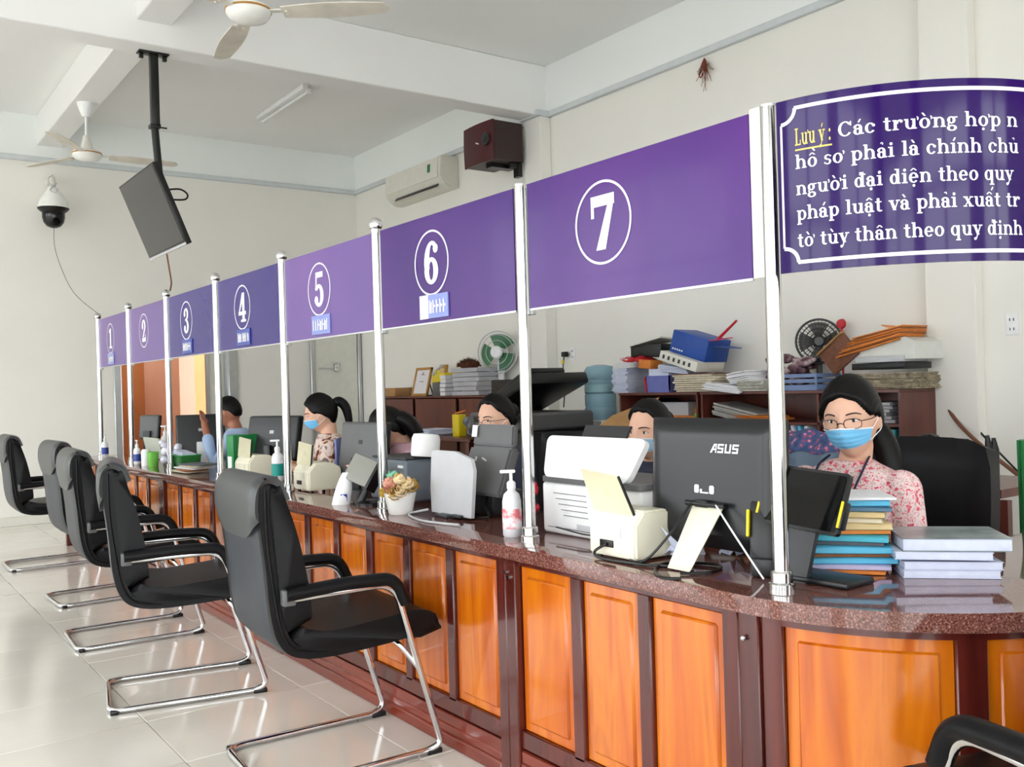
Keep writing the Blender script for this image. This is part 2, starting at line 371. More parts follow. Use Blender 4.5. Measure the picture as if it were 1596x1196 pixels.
# beams, pilasters, frieze, cornice strip
struct('beam_cross', bx(B(), XL, XW, 7.08, 7.32, 3.915, ZC, 0.008), WHITE)
struct('beam_cross_near', bx(B(), XL, XW, 2.6, 2.84, 3.915, ZC, 0.008), WHITE)
b = B()
for y0, y1 in ((YN, 2.6), (2.84, 7.08), (7.32, YF)): bx(b, 1.85, 2.10, y0, y1, 4.08, ZC, 0.008)
struct('beam_long', b, WHITE)
b = B(); bx(b, 5.52, XW, 7.06, 7.33, 0, 3.93, 0.006); bx(b, 5.56, XW, 2.93, 3.25, 0, 3.93, 0.006); struct('pilasters', b, WALL)
b = B(); bx(b, XW-0.02, XW, YN, YF, 3.94, ZC); bx(b, XL, XW, YF-0.02, YF, 3.94, ZC); struct('trim_frieze', b, FRIEZE)
b = B()
for y0, y1, xx in ((YN, 2.93, XW), (2.93, 3.25, 5.56), (3.25, 7.06, XW), (7.06, 7.33, 5.52), (7.33, YF, XW)): bx(b, xx-0.045, xx, y0-0.03, y1, 3.90, 3.955, 0.006)
bx(b, 5.5, XW, 7.03, 7.06, 3.90, 3.955); bx(b, XL, XW, YF-0.045, YF, 3.90, 3.955, 0.006); struct('trim_cornice', b, TRIMM)
b = B(); bx(b, XL, DX0, YF-0.015, YF, 0, 0.1, 0.003); struct('baseboard_far', b, OFFW)

# ------------------------------------------------------------------ counter
CX, CY = 2.47, 1.60          # centre of the rounded end
XP, ZT = 1.958, 0.81         # pole line, counter top
PY = [1.555+1.0716*k for k in range(8)]
def arc(R, a0, a1, n): return [(CX-R*math.cos(D2R(a0+(a1-a0)*i/n)), CY-R*math.sin(D2R(a0+(a1-a0)*i/n))) for i in range(n+1)]
# worktop outline (plan)
outl = [(1.82, 9.22)] + arc(0.65, 0, 90, 26) + [(4.4, CY-0.65), (4.4, CY-0.05), (CX+0.02, CY-0.05)] + arc(0.06, 80, 10, 4) + [(2.41, CY+0.05), (2.41, 9.22)]
b = B(); prism(b, outl, lambda u, v: Vector((u, v, ZT-0.045)), lambda u, v: Vector((u, v, ZT)))
es = [e for e in b.edges if abs(e.verts[0].co.z-e.verts[1].co.z) < 1e-5]
bmesh.ops.bevel(b, geom=es, offset=0.008, segments=3, affect='EDGES', profile=0.5)
tag(obj('countertop', b, GRANITE), 'polished brown granite worktop running the length of the service counter', 'countertop')
_pan = {}
def module(y0, y1, n, label):
    T = thing('counter_module', label, 'counter', (1.85, y0, 0), 0, 'panelled wooden modules of the service counter')
    L = y1-y0; pw = 0.055
    f = B(); bx(f, 0.025, 0.055, 0, L, 0.02, ZT-0.047); obj('backing', f, WOODF, T)
    for yy in (0, L-pw): obj('post', bx(B(), -0.012, 0.04, yy, yy+pw, 0, ZT-0.046, 0.004), WOODF, T)
    pitch = (L-2*pw)/n
    for k in range(n-1): obj('stile', bx(B(), 0.0, 0.04, pw+pitch*(k+1)-0.026, pw+pitch*(k+1)+0.026, 0.175, 0.745, 0.004), WOODF, T)
    obj('top_rail', bx(B(), 0.0, 0.04, pw, L-pw, 0.742, ZT-0.046, 0.003), WOODF, T)
    obj('bottom_rail', bx(B(), 0.0, 0.04, pw, L-pw, 0.128, 0.188, 0.003), WOODF, T)
    p = B(); bx(p, -0.004, 0.04, pw, L-pw, 0.0, 0.122, 0.004); bx(p, -0.012, 0.03, pw, L-pw, 0.0, 0.05, 0.006); bx(p, -0.009, 0.03, pw, L-pw, 0.05, 0.085, 0.006); obj('plinth', p, WOODB, T)
    for k in range(n):
        a0 = pw+pitch*k+(0.026 if k else 0.004); a1 = pw+pitch*(k+1)-(0.026 if k < n-1 else 0.004)
        key = round(a1-a0, 3)
        if key not in _pan:
            p = B(); wd = a1-a0
            bx(p, 0.014, 0.04, 0, wd, 0.0, 0.552, 0.003)
            bx(p, 0.006, 0.03, 0.03, wd-0.03, 0.03, 0.522, 0.009)
            o = obj('panel', p, WOODP, T); _pan[key] = o.data
        else:
            o = bpy.data.objects.new('panel', _pan[key]); C.objects.link(o); o.parent = T
        o.location = (0, a0, 0.188)
    l = B(); cyl(l, (-0.02, L-pw+0.03, 0.70), (-0.01, L-pw+0.03, 0.70), 0.008, n=10); cyl(l, (-0.02, L-pw+0.045, 0.715), (-0.01, L-pw+0.045, 0.715), 0.006, n=10); obj('bolt', l, STEEL, T)
    return T
module(1.60, 2.615, 3, 'orange-panelled wooden counter module under window seven, three panels wide')
module(2.615, 4.675, 6, 'orange-panelled wooden counter module behind the nearest visitor chair')
module(4.675, 6.75, 6, 'orange-panelled wooden counter module behind the second and third visitor chairs')
module(6.75, 9.20, 7, 'orange-panelled wooden counter module at the far end of the counter')
# rounded end
T = thing('counter_corner', 'rounded corner module of the counter with one curved orange wood panel', 'counter', (0, 0, 0), 0, 'panelled wooden modules of the service counter')
def arcslab(R0, R1, a0, a1, z0, z1, n=24, bev=0):
    b = B(); poly = arc(R1, a0, a1, n)+list(reversed(arc(R0, a0, a1, n)))
    prism(b, poly, lambda u, v: Vector((u, v, z0)), lambda u, v: Vector((u, v, z1)))
    if bev:
        bmesh.ops.recalc_face_normals(b, faces=b.faces)
        es = [e for e in b.edges if len(e.link_faces) == 2 and e.calc_face_angle(0) > 0.8]
        bmesh.ops.bevel(b, geom=es, offset=bev, segments=1, affect='EDGES')
    return b
obj('backing', arcslab(0.56, 0.595, 0, 90, 0.02, ZT-0.047), WOODF, T)
obj('post', arcslab(0.57, 0.632, 0.0, 5.5, 0, ZT-0.046, 4, 0.003), WOODF, T)
obj('stile', arcslab(0.57, 0.62, 5.5, 11, 0.12, 0.75, 4, 0.003), WOODF, T)
obj('stile', arcslab(0.57, 0.62, 47, 53.5, 0.12, 0.75, 5, 0.003), WOODF, T)
obj('post', arcslab(0.57, 0.632, 86, 91, 0, ZT-0.046, 4, 0.003), WOODF, T)
obj('top_rail', arcslab(0.57, 0.62, 5.5, 86, 0.742, ZT-0.046), WOODF, T)
obj('bottom_rail', arcslab(0.57, 0.62, 5.5, 86, 0.12, 0.188), WOODF, T)
obj('plinth', arcslab(0.57, 0.63, 5.5, 86, 0.0, 0.122), WOODB, T)
for a0, a1 in ((11, 47), (53.5, 86)):
    o = obj('panel', arcslab(0.57, 0.606, a0, a1, 0.188, 0.742, 24, 0.002), WOODP, T)
    obj('raised_field', arcslab(0.57, 0.612, a0+3, a1-3, 0.22, 0.71, 24, 0.005), WOODP, o)
l = B(); c_ = Vector((CX-0.64*math.cos(D2R(2)), CY-0.64*math.sin(D2R(2)), 0.70)); ell(l, c_, 0.008, u=8, v=6); obj('bolt', l, STEEL, T)
# straight return past the corner
T = thing('counter_module', 'orange-panelled wooden counter module beyond the rounded corner at the right', 'counter', (CX, CY-0.62, 0), 0, 'panelled wooden modules of the service counter')
obj('backing', bx(B(), 0, 1.9, 0.025, 0.055, 0.02, ZT-0.047), WOODF, T)
obj('plinth', bx(B(), 0, 1.9, -0.01, 0.03, 0, 0.122, 0.004), WOODB, T)
obj('top_rail', bx(B(), 0, 1.9, 0, 0.04, 0.742, ZT-0.046), WOODF, T); obj('bottom_rail', bx(B(), 0, 1.9, 0, 0.04, 0.122, 0.188), WOODF, T)
for k in range(6): obj('stile', bx(B(), 0.36*k, 0.36*k+0.055, -0.005, 0.04, 0.12, 0.75, 0.003), WOODF, T)
for k in range(5): obj('panel', bx(B(), 0.36*k+0.06, 0.36*k+0.355, 0.008, 0.04, 0.19, 0.74, 0.006), WOODP, T)

# ------------------------------------------------------------------ lettering
W_, TH = 0.135, 0.055
def g_v(x, y0, y1, w=W_): return [[(x, y0), (x+w, y0), (x+w, y1), (x, y1)]]
def g_s(x0, x1, y, h=TH): return [[(x0, y), (x1, y), (x1, y+h), (x0, y+h)]]
def g_o(cx, cy, rx, ry, a0=0, a1=360, w=W_, t=TH, n=18):
    out = []; n = max(4, int(n*abs(a1-a0)/360)+2)
    for i in range(n):
        q = []
        for a in (a0+(a1-a0)*i/n, a0+(a1-a0)*(i+1)/n):
            ca, sa = math.cos(D2R(a)), math.sin(D2R(a)); q.append(((cx+rx*ca, cy+ry*sa), (cx+(rx-w)*ca, cy+(ry-t)*sa)))
        out.append([q[0][0], q[1][0], q[1][1], q[0][1]])
    return out
def g_l(x0, y0, x1, y1, w): return [[(x0, y0), (x0+w, y0), (x1+w, y1), (x1, y1)]]
def g_d(x, y, r=0.075): return [[(x+r*math.cos(D2R(a)), y+r*math.sin(D2R(a))) for a in range(0, 360, 36)]]
def glyph(ch):
    X = 0.5
    if ch == 'a': return g_o(.2, .15, .2, .17)+g_v(.27, .0, .34)+g_o(.2, .33, .205, .18, 0, 165)+g_d(.07, .36, .06)+g_s(.27, .48, 0), .5
    if ch == 'c': return g_o(.24, .25, .24, .26, 40, 325)+g_d(.4, .37, .07), .5
    if ch == 'd': return g_o(.22, .25, .22, .26)+g_v(.34, 0, .74)+g_s(.25, .35, .69)+g_s(.34, .54, 0), .58
    if ch == 'đ': return glyph('d')[0]+g_s(.25, .58, .60, .05), .58
    if ch == 'e': return g_o(.24, .25, .24, .26, 0, 320)+g_s(.08, .46, .23), .52
    if ch == 'g': return g_o(.2, .33, .2, .18)+g_o(.22, -.06, .24, .15)+g_o(.12, .13, .1, .08, 90, 270, .07, .04)+g_s(.3, .5, .44), .52
    if ch == 'h': return g_v(.06, 0, .74)+g_s(0, .25, 0)+g_s(0, .1, .69)+g_o(.3, .28, .24, .23, 0, 170)+g_v(.405, 0, .3)+g_s(.35, .6, 0), .63
    if ch == 'i': return g_v(.08, 0, .5)+g_s(0, .29, 0)+g_s(0, .12, .45)+g_d(.145, .65), .32
    if ch == 'ı': return g_v(.08, 0, .5)+g_s(0, .29, 0)+g_s(0, .12, .45), .32
    if ch == 'l': return g_v(.08, 0, .74)+g_s(0, .29, 0)+g_s(0, .12, .69), .32
    if ch == 'n': return g_v(.06, 0, .5)+g_s(0, .25, 0)+g_s(0, .1, .45)+g_o(.3, .28, .24, .23, 0, 170)+g_v(.405, 0, .3)+g_s(.35, .6, 0), .63
    if ch == 'o': return g_o(.25, .25, .25, .26), .53
    if ch == 'p': return g_v(.06, -.24, .5)+g_s(0, .27, -.24)+g_s(0, .1, .45)+g_o(.3, .25, .24, .26), .57
    if ch == 'q': return g_v(.35, -.24, .5)+g_s(.28, .55, -.24)+g_o(.23, .25, .23, .26), .57
    if ch == 'r': return g_v(.06, 0, .5)+g_s(0, .27, 0)+g_s(0, .1, .45)+g_o(.34, .28, .22, .23, 60, 170)+g_d(.40, .42, .07), .49
    if ch == 's': return g_o(.19, .365, .17, .14, 50, 270, .11)+g_o(.19, .14, .18, .15, -130, 90, .11)+g_d(.33, .42, .045)+g_d(.05, .08, .045), .42
    if ch == 't': return g_v(.09, .08, .66)+g_s(0, .33, .45)+g_o(.25, .13, .16, .14, 180, 320, W_), .38
    if ch == 'u': return g_v(.06, .2, .5)+g_s(0, .12, .45)+g_o(.28, .22, .22, .23, 180, 350)+g_v(.38, 0, .5)+g_s(.31, .4, .45)+g_s(.4, .58, 0), .6
    if ch == 'v': return g_l(.02, .5, .2, 0, .15)+g_l(.24, 0, .42, .5, .06)+g_s(-.03, .23, .45)+g_s(.34, .55, .45), .53
    if ch == 'x': return g_l(.02, .5, .34, 0, .16)+g_l(.02, 0, .38, .5, .06)+g_s(-.02, .22, .45)+g_s(.32, .52, .45)+g_s(-.02, .18, 0)+g_s(.28, .54, 0), .55
    if ch == 'y': return g_l(.02, .5, .22, .02, .15)+g_l(.14, -.2, .42, .5, .06)+g_s(-.03, .23, .45)+g_s(.34, .55, .45)+g_d(.12, -.18, .07), .53
    if ch == 'C': return g_o(.33, .36, .33, .38, 35, 325)+g_v(.56, .5, .72, .06), .68
    if ch == 'L': return g_v(.09, 0, .72)+g_s(0, .32, .67)+g_s(0, .55, 0)+g_v(.49, 0, .22, .06), .6
    if ch == ':': return g_d(.1, .07)+g_d(.1, .42), .25
    return [], .27
def marks(ch, wd, tall):
    c = wd/2-0.02; y = .6 if not tall else .8
    if ch == '\u0301': return g_l(c-.03, y, c+.06, y+.16, .08)
    if ch == '\u0300': return g_l(c-.03, y, c-.14, y+.16, .09)
    if ch == '\u0309': return g_o(c, y+.1, .07, .07, -60, 180, .04, .04, 14)
    if ch == '\u0302': return g_l(c-.17, y, c-.04, y+.12, .08)+g_l(c+.1, y, c-.04, y+.12, .08)
    if ch == '\u0323': return g_d(c, -.14, .07)
    if ch == '\u031b': return g_o(wd-.02, .5, .09, .1, -70, 90, .06, .06, 14)
    return []
def textpolys(s, spacing=0.035):
    out = []; x = 0
    nf = unicodedata.normalize('NFD', s); i = 0
    while i < len(nf):
        ch = nf[i]; mk = []; i += 1
        while i < len(nf) and unicodedata.combining(nf[i]): mk.append(nf[i]); i += 1
        base = 'ı' if ch == 'i' and any(m in '\u0301\u0300\u0309' for m in mk) else ch
        ps, wd = glyph(base); circ = '\u0302' in mk
        for m in mk:
            ps = ps+[[(px+(.12 if circ and m != '\u0302' and m != '\u0323' else 0), py) for px, py in p] for p in marks(m, wd, circ and m not in '\u0302\u0323\u031b')]
        out += [[(px+x, py) for px, py in p] for p in ps]; x += wd+spacing+(0.06 if '\u031b' in mk else 0)
    return out, x
DIG = {
 '1': lambda: g_v(.2, 0, 1, .24)+g_s(.04, .6, 0, .1)+[[(.2, 1), (.02, .86), (.02, .77), (.2, .82)]],
 '2': lambda: g_o(.31, .71, .31, .29, -35, 180, .22, .1)+g_d(.12, .68, .12)+[[(.36, .58), (.60, .62), (.3, .22), (.04, .1)]]+[[(.02, 0), (.62, 0), (.62, .2), (.02, .14)]]+g_v(.54, .0, .32, .08),
 '3': lambda: g_o(.29, .75, .29, .25, -80, 165, .2, .09)+g_o(.29, .27, .32, .28, -165, 90, .21, .1)+g_d(.12, .76, .11)+g_d(.12, .2, .12)+g_s(.18, .36, .49, .09),
 '4': lambda: [[(.36, 1), (.56, 1), (.14, .36), (.0, .28)]]+g_v(.36, .0, 1, .22)+g_s(0, .7, .24, .12)+g_s(.22, .7, 0, .08),
 '5': lambda: g_s(.1, .58, .84, .16)+[[(.1, .9), (.18, .9), (.15, .52), (.07, .46)]]+g_o(.29, .32, .33, .33, -160, 140, .22, .11)+g_d(.12, .2, .12),
 '6': lambda: g_o(.31, .31, .31, .32, 0, 360, .21, .1)+g_o(.36, .5, .36, .51, 60, 200, .23, .09)+g_d(.52, .82, .11),
 '7': lambda: g_s(.02, .66, .8, .2)+g_v(.02, .6, 1, .08)+[[(.48, .82), (.66, .9), (.4, 0), (.14, 0)]],
}
def polys_mesh(polys, f, n=(-1, 0, 0)):
    # each stroke sits a hair above the last so that overlaps never coincide
    b = B()
    for i, p in enumerate(polys):
        lift = (i % 60)*6e-6
        try: b.faces.new([b.verts.new(f(*q)+(n(*q) if callable(n) else Vector(n))*lift) for q in p])
        except ValueError: pass
    return b

# ------------------------------------------------------------------ poles and window signs
ordn = ['nearest', 'second', 'third', 'fourth', 'fifth', 'sixth', 'seventh', 'farthest']
plab = ['stainless steel pole beside the curved notice sign', 'stainless steel pole between window signs six and seven', 'ball-topped stainless steel pole between window signs five and six',
        'ball-topped stainless steel pole between window signs four and five', 'ball-topped stainless steel pole between window signs three and four', 'ball-topped stainless steel pole between window signs two and three',
        'ball-topped stainless steel pole between window signs one and two', 'ball-topped stainless steel pole at the far end beside sign one']
for k, y in enumerate(PY):
    T = thing('steel_pole', plab[k], 'pole', (XP, y, ZT), 0, 'steel poles along the counter')
    top = 1.23
    obj('tube', cyl(B(), (0, 0, 0), (0, 0, top), 0.021, n=28), STEEL, T)
    obj('base_flange', lathe(B(), [(0.0, 0), (0.033, 0), (0.033, 0.012), (0.028, 0.016), (0.028, 0.04), (0.024, 0.045), (0, 0.045)]), STEEL, T)
    if k < 2: obj('end_cap', cyl(B(), (0, 0, top), (0, 0, top+0.006), 0.0215, n=28), ALU, T)
    else:
        obj('collar', lathe(B(), [(0, top-0.005), (0.023, top-0.005), (0.023, top+0.012), (0, top+0.012)]), STEEL, T); obj('finial_ball', ell(B(), (0, 0, top+0.032), 0.031, u=24, v=14), CHROME, T)
    obj('clip_rail', bx(B(), 0.012, 0.03, 0.0, 0.032, 0.78, 1.22, 0.003), ALU, T)
    if k: obj('clip_rail', bx(B(), 0.012, 0.03, -0.036, -0.006, 0.78, 1.22, 0.003), ALU, T)
NUMW = ['', 'one', 'two', 'three', 'four', 'five', 'six', 'seven']
smat = {7: PURPLE, 6: PURPLE, 5: PURPLEC, 4: PURPLEB, 3: PURPLEB, 2: PURPLEC, 1: PURPLEC}
for k in range(7):
    num = 7-k; y0 = PY[k]+(0.062 if k == 0 else 0.04); y1 = PY[k+1]-0.042; H = 0.43; z0 = 1.609; L = y1-y0
    T = thing('window_sign', 'purple window sign with the circled white numeral ' + NUMW[num], 'sign', (XP, y0, z0), 0, 'numbered purple signs over the counter windows')
    obj('board', bx(B(), -0.003, 0.003, 0, L, 0, H, 0.001), smat[num], T)
    if k == 0: obj('acrylic_edge', bx(B(), -0.002, 0.002, -0.055, -0.002, 0, H+0.01), OFFW, T)
    obj('edge_strip', bx(B(), -0.004, 0.004, 0, L, -0.006, 0.001), ALU, T)
    # digits face the public side (-X); left in the picture is +Y
    cy, cz = L*(0.60 if num == 7 else 0.57), 0.238
    ring = g_o(0, 0, 0.131, 0.131, 0, 360, 0.0075, 0.0075, 56)
    obj('number_ring', polys_mesh(ring, lambda u, v: Vector((-0.0042, cy-u, cz+v))), PRINTW, T)
    dg_ = DIG[str(num)](); sc_ = 0.17
    mx = max(p[0] for q in dg_ for p in q)/2
    obj('number', polys_mesh(dg_, lambda u, v: Vector((-0.0042, cy-(u-mx)*sc_, cz-0.085+v*sc_))), PRINTW, T)
    if num in (1, 3, 4, 5, 6):
        pl = obj('plaque', bx(B(), -0.010, -0.0035, cy-0.125, cy+0.085, 0.015, 0.11, 0.001), BLUEL if num in (1, 5, 6) else BLUEP, T)
        ps = []
        rnd = random.Random(num)
        for c_ in range(7):
            x0 = -0.07+c_*0.026
            ps += [[(x0, 0.035), (x0+0.008, 0.035), (x0+0.008, 0.09-0.01*rnd.random()), (x0, 0.09)]]
            if rnd.random() < 0.7: ps += [[(x0, 0.058), (x0+0.019, 0.058), (x0+0.019, 0.067), (x0, 0.067)]]
            if rnd.random() < 0.5: ps += [[(x0+0.012, 0.035), (x0+0.019, 0.035), (x0+0.019, 0.08), (x0+0.012, 0.08)]]
        obj('lettering', polys_mesh(ps, lambda u, v: Vector((-0.0112, cy-u-0.005, v))), PRINTW, pl)
        if num == 6: obj('white_half', bx(B(), -0.0125, -0.0105, cy+0.02, cy+0.085, 0.015, 0.11), PRINTW, pl)
# curved notice sign
RS = 0.535; A0, A1 = 8.9, 96.0
T = thing('notice_sign', 'curved dark purple notice sign with white Vietnamese text and white border', 'sign')
b = arcslab(RS-0.004, RS, A0, A1, 1.609, 2.04, 60); obj('board', b, PURPLED, T, ang=30)
def sf(s, z, off=0.0012):
    a = A0+math.degrees(s/RS); return Vector((CX-(RS+off)*math.cos(D2R(a)), CY-(RS+off)*math.sin(D2R(a)), z))
def subdiv(polys, step=0.02):
    return polys
lines = [('Các trường hợp n', 1.926, 0.105, 0.530), ('hồ sơ phải là chính chủ', 1.864, 0, 0.530), ('người đại diện theo quy', 1.799, 0, 0.513), ('pháp luật và phải xuất tr', 1.737, 0, 0.530), ('tờ tùy thân theo quy định', 1.670, 0, 0.535)]
allp = []
S0 = 0.0486
U_ = 0.0475
for s, z, x0, x1 in lines:
    ps, wd = textpolys(s); k_ = (x1-x0)/wd
    allp += [[(S0+x0+px*k_, z+py*U_) for px, py in p] for p in ps]
sn = lambda s, z: (sf(s, z, 0.01)-sf(s, z, 0)).normalized()
obj('lettering', polys_mesh(allp, sf, sn), PRINTW, T)
ps, wd = textpolys('Lưu ý :'); k_ = 0.09/wd
yp = [[(S0+px*k_, 1.926-0.004+py*0.058) for px, py in p] for p in ps]+[[(S0+i*0.01, 1.9085), (S0+(i+1)*0.01, 1.9085), (S0+(i+1)*0.01, 1.9125), (S0+i*0.01, 1.9125)] for i in range(9)]
obj('heading_lettering', polys_mesh(yp, sf, sn), PRINTY, T)
bd = []
z0, z1, s0, s1 = 1.633, 2.016, 0.013, 0.80
hw = 0.0045; ns = 70
for i in range(ns):
    a, c = s0+0.035+(s1-s0-0.035)*i/ns, s0+0.035+(s1-s0-0.035)*(i+1)/ns
    for z in (z0, z1): bd.append([(a, z-hw), (c, z-hw), (c, z+hw), (a, z+hw)])
bd.append([(s0-hw*0.6, z0+0.038), (s0+hw*0.6, z0+0.038), (s0+hw*0.6, z1-0.038), (s0-hw*0.6, z1-0.038)])
for zc_, a0 in ((z1, 270), (z0, 0)):
    bd += [[(s0+px, zc_+py) for px, py in p] for p in g_o(0, 0, 0.041, 0.041, a0, a0+90, 0.009, 0.009, 40)]
obj('border', polys_mesh(bd, sf, sn), PRINTW, T)

# ------------------------------------------------------------------ visitor chairs
def make_visitor_chair(label):
    T = thing('visitor_chair', label, 'chair', (0, 0, 0), 0, 'black leather cantilever visitor chairs')
    ox = -0.33
    def P2(pts, sub=5): return [(p.x, p.z) for p in smooth_path([(a+ox, 0, c) for a, c in pts], sub)]
    outer = P2([(0.005, 1.045), (0.0, 0.93), (0.018, 0.75), (0.03, 0.60), (0.055, 0.50), (0.11, 0.445), (0.22, 0.425), (0.42, 0.43), (0.60, 0.445)])
    inner = P2([(0.60, 0.475), (0.42, 0.462), (0.22, 0.458), (0.135, 0.475), (0.092, 0.52), (0.068, 0.61), (0.056, 0.75), (0.04, 0.93), (0.045, 1.045)])
    def slab(poly, hw, bev):
        b = B(); prism(b, poly, lambda u, v: Vector((u, -hw, v)), lambda u, v: Vector((u, hw, v)))
        es = [e for e in b.edges if abs(e.verts[0].co.y-e.verts[1].co.y) < 1e-6]
        bmesh.ops.bevel(b, geom=es, offset=bev, segments=3, affect='EDGES', profile=0.5)
        return b
    obj('seat_shell', slab(outer+inner, 0.236, 0.014), LEATHER, T, ang=50)
    rear = smooth_path([(a+ox-0.002, 0, c) for a, c in [(0.005, 1.045), (0.0, 0.93), (0.018, 0.75), (0.03, 0.60), (0.055, 0.50), (0.11, 0.445), (0.20, 0.426)]], 6)
    def rp(u, v):
        i = v*(len(rear)-1); k = min(int(i), len(rear)-2); p = rear[k].lerp(rear[k+1], i-k); e = abs(2*u-1)
        return Vector((p.x-0.010*(1-e**6)+0.006, (u-0.5)*0.456, p.z-0.004*(1-e**6)*(1 if v > 0.8 else 0)))
    obj('rear_panel', gridsurf(B(), rp, 18, 36, 0.006), LEATHERB, T, ang=70)
    back = P2([(0.042, 1.04), (0.038, 0.93), (0.055, 0.75), (0.066, 0.61), (0.09, 0.525)])+P2([(0.175, 0.56), (0.165, 0.68), (0.132, 0.85), (0.092, 0.98), (0.072, 1.035)])
    obj('back_cushion', slab(back, 0.242, 0.026), LEATHER, T, ang=60)
    seat = P2([(0.095, 0.515), (0.14, 0.472), (0.22, 0.45), (0.42, 0.45), (0.61, 0.432)])+P2([(0.668, 0.445), (0.66, 0.50), (0.58, 0.537), (0.42, 0.527), (0.24, 0.517), (0.13, 0.545)])
    obj('seat_cushion', slab(seat, 0.246, 0.026), LEATHER, T, ang=60)
    for s in (-1, 1):
        pp = smooth_path([(0.022+ox, s*0.236, 1.02), (0.024+ox, s*0.238, 0.85), (0.042+ox, s*0.238, 0.68), (0.066+ox, s*0.238, 0.54), (0.115+ox, s*0.238, 0.468), (0.22+ox, s*0.238, 0.446)], 5)
        obj('piping', tube(B(), pp, 0.006, 6), LEATHER, T)
    def flap(u, v):
        y = (u-0.5)*0.478
        e = min(1, abs(u-0.5)*2); low = 0.848+0.075*max(0, (e-0.35)/0.65)**2.2
        prof = smooth_path([(-0.014+ox, 0, low), (-0.026+ox, 0, 0.95), (-0.016+ox, 0, 1.03), (0.028+ox, 0, 1.068), (0.085+ox, 0, 1.05), (0.115+ox, 0, 0.99)], 6)
        i = v*(len(prof)-1); k = min(int(i), len(prof)-2); p = prof[k].lerp(prof[k+1], i-k)
        sh = 0.012*max(0, (e-0.8)/0.2)**2
        return Vector((p.x+sh*(1 if p.x < ox+0.02 else -0.6), y, p.z-sh*0.6))
    obj('headrest_cover', gridsurf(B(), flap, 24, 24, 0.02), LEATHERG, T, ang=60)
    w = 0.262
    fr = []
    half = [(0.10, w, 0.648), (0.475, w, 0.652), (0.655, w-0.012, 0.035), (0.60, w-0.02, 0.014), (0.0, w-0.02, 0.014)]
    path = [(a+ox, y, z) for a, y, z in half]+[(a+ox, -y, z) for a, y, z in reversed(half)]
    obj('frame', tube(B(), fillet(path, 0.075, 7), 0.0125, 12), CHROME, T)
    obj('cross_bar', tube(B(), fillet([(0.565+ox, w-0.008, 0.33), (0.50+ox, w-0.03, 0.425), (0.50+ox, -w+0.03, 0.425), (0.565+ox, -w+0.008, 0.33)], 0.03), 0.009, 10), CHROME, T)
    for s in (-1, 1):
        a = fillet([(0.075+ox, s*w, 0.666), (0.30+ox, s*w, 0.676), (0.475+ox, s*w, 0.668), (0.515+ox, s*w, 0.575)], 0.06, 6)
        b = tube(B(), a, 0.024, 12)
        for v in b.verts: v.co.y = s*w+(v.co.y-s*w)*1.25
        obj('armrest', b, LEATHER, T)
        obj('arm_bracket', box(B(), (0.085+ox, s*(w-0.006), 0.655), (0.045, 0.036, 0.055), None, 0.006), MIDG, T)
        for x, dx in ((0.625, 0.06), (0.02, 0.03)):
            obj('floor_glide', box(B(), (x+ox, s*(w-0.02), 0.010), (dx, 0.03, 0.018), None, 0.004), BLACKP, T)
    return T
ch = make_visitor_chair('nearest black leather visitor chair, seen from behind in front of the counter')
GC = 'black leather cantilever visitor chairs'
ch.location = (1.485, 3.26, 0); ch.rotation_euler = (0, 0, D2R(-3))
dup(ch, (1.29, 4.41, 0), -12, 'second nearest black visitor chair, turned slightly towards the viewer', GC)
dup(ch, (1.36, 5.61, 0), -3, 'middle one of the five visitor chairs lined up along the counter', GC)
dup(ch, (1.475, 6.83, 0), 2, 'black visitor chair mostly hidden behind the middle chair, second from far end', GC)
dup(ch, (1.425, 8.47, 0), 0, 'farthest black visitor chair, by the white end wall', GC)
dup(ch, (1.96, 0.775, 0), 72.5, 'visitor chair at the rounded counter corner with only one armrest in view', GC)

# ------------------------------------------------------------------ ceiling and wall fittings
def ceiling_fan(loc, ztop, a0, R, label):
    T = thing('ceiling_fan', label, 'ceiling fan', loc, 0, 'white three-blade ceiling fans')
    h = ztop-loc[2]
    obj('canopy', lathe(B(), [(0, h), (0.075, h), (0.07, h-0.03), (0.045, h-0.10), (0.03, h-0.13), (0, h-0.13)]), WHITEP, T)
    obj('down_rod', cyl(B(), (0, 0, 0.1), (0, 0, h-0.1), 0.012, n=14), WHITEP, T)
    obj('motor_cover', lathe(B(), [(0, 0.19), (0.028, 0.19), (0.035, 0.15), (0.06, 0.06), (0.075, 0.045), (0, 0.045)]), OFFW, T)
    obj('motor_housing', lathe(B(), [(0, 0.05), (0.10, 0.05), (0.125, 0.04), (0.13, 0.02), (0.125, 0.0), (0.105, -0.025), (0.06, -0.042), (0, -0.046)]), CERAM, T)
    obj('trim_ring', lathe(B(), [(0.124, 0.030), (0.133, 0.028), (0.133, 0.018), (0.124, 0.016)]), GOLD, T)
    for k in range(3):
        a = a0+120*k
        b = B()
        def bl(u, v):
            x = 0.20+(R-0.20)*u; wd = 0.055+0.02*math.sin(math.pi*min(1, u*1.1))
            if u > 0.94: wd *= math.sqrt(max(0.02, 1-((u-0.94)/0.06)**2))
            y = (v-0.5)*2*wd
            return Vector((x, y, 0.012-0.16*y))
        gridsurf(b, bl, 22, 4, 0.006)
        o = obj('blade', b, mat('dusty_blade', (214, 208, 196), 0.5, noise=(5, 0.12)), T); o.rotation_euler = (0, 0, D2R(a))
        b = B(); box(b, (0.165, 0, 0.018), (0.10, 0.045, 0.008), None, 0.003); cyl(b, (0.225, 0.018, 0.0), (0.225, 0.018, 0.03), 0.007, n=8); cyl(b, (0.225, -0.018, 0.0), (0.225, -0.018, 0.03), 0.007, n=8)
        i = obj('blade_iron', b, OFFW, T); i.rotation_euler = (0, 0, D2R(a))
    return T
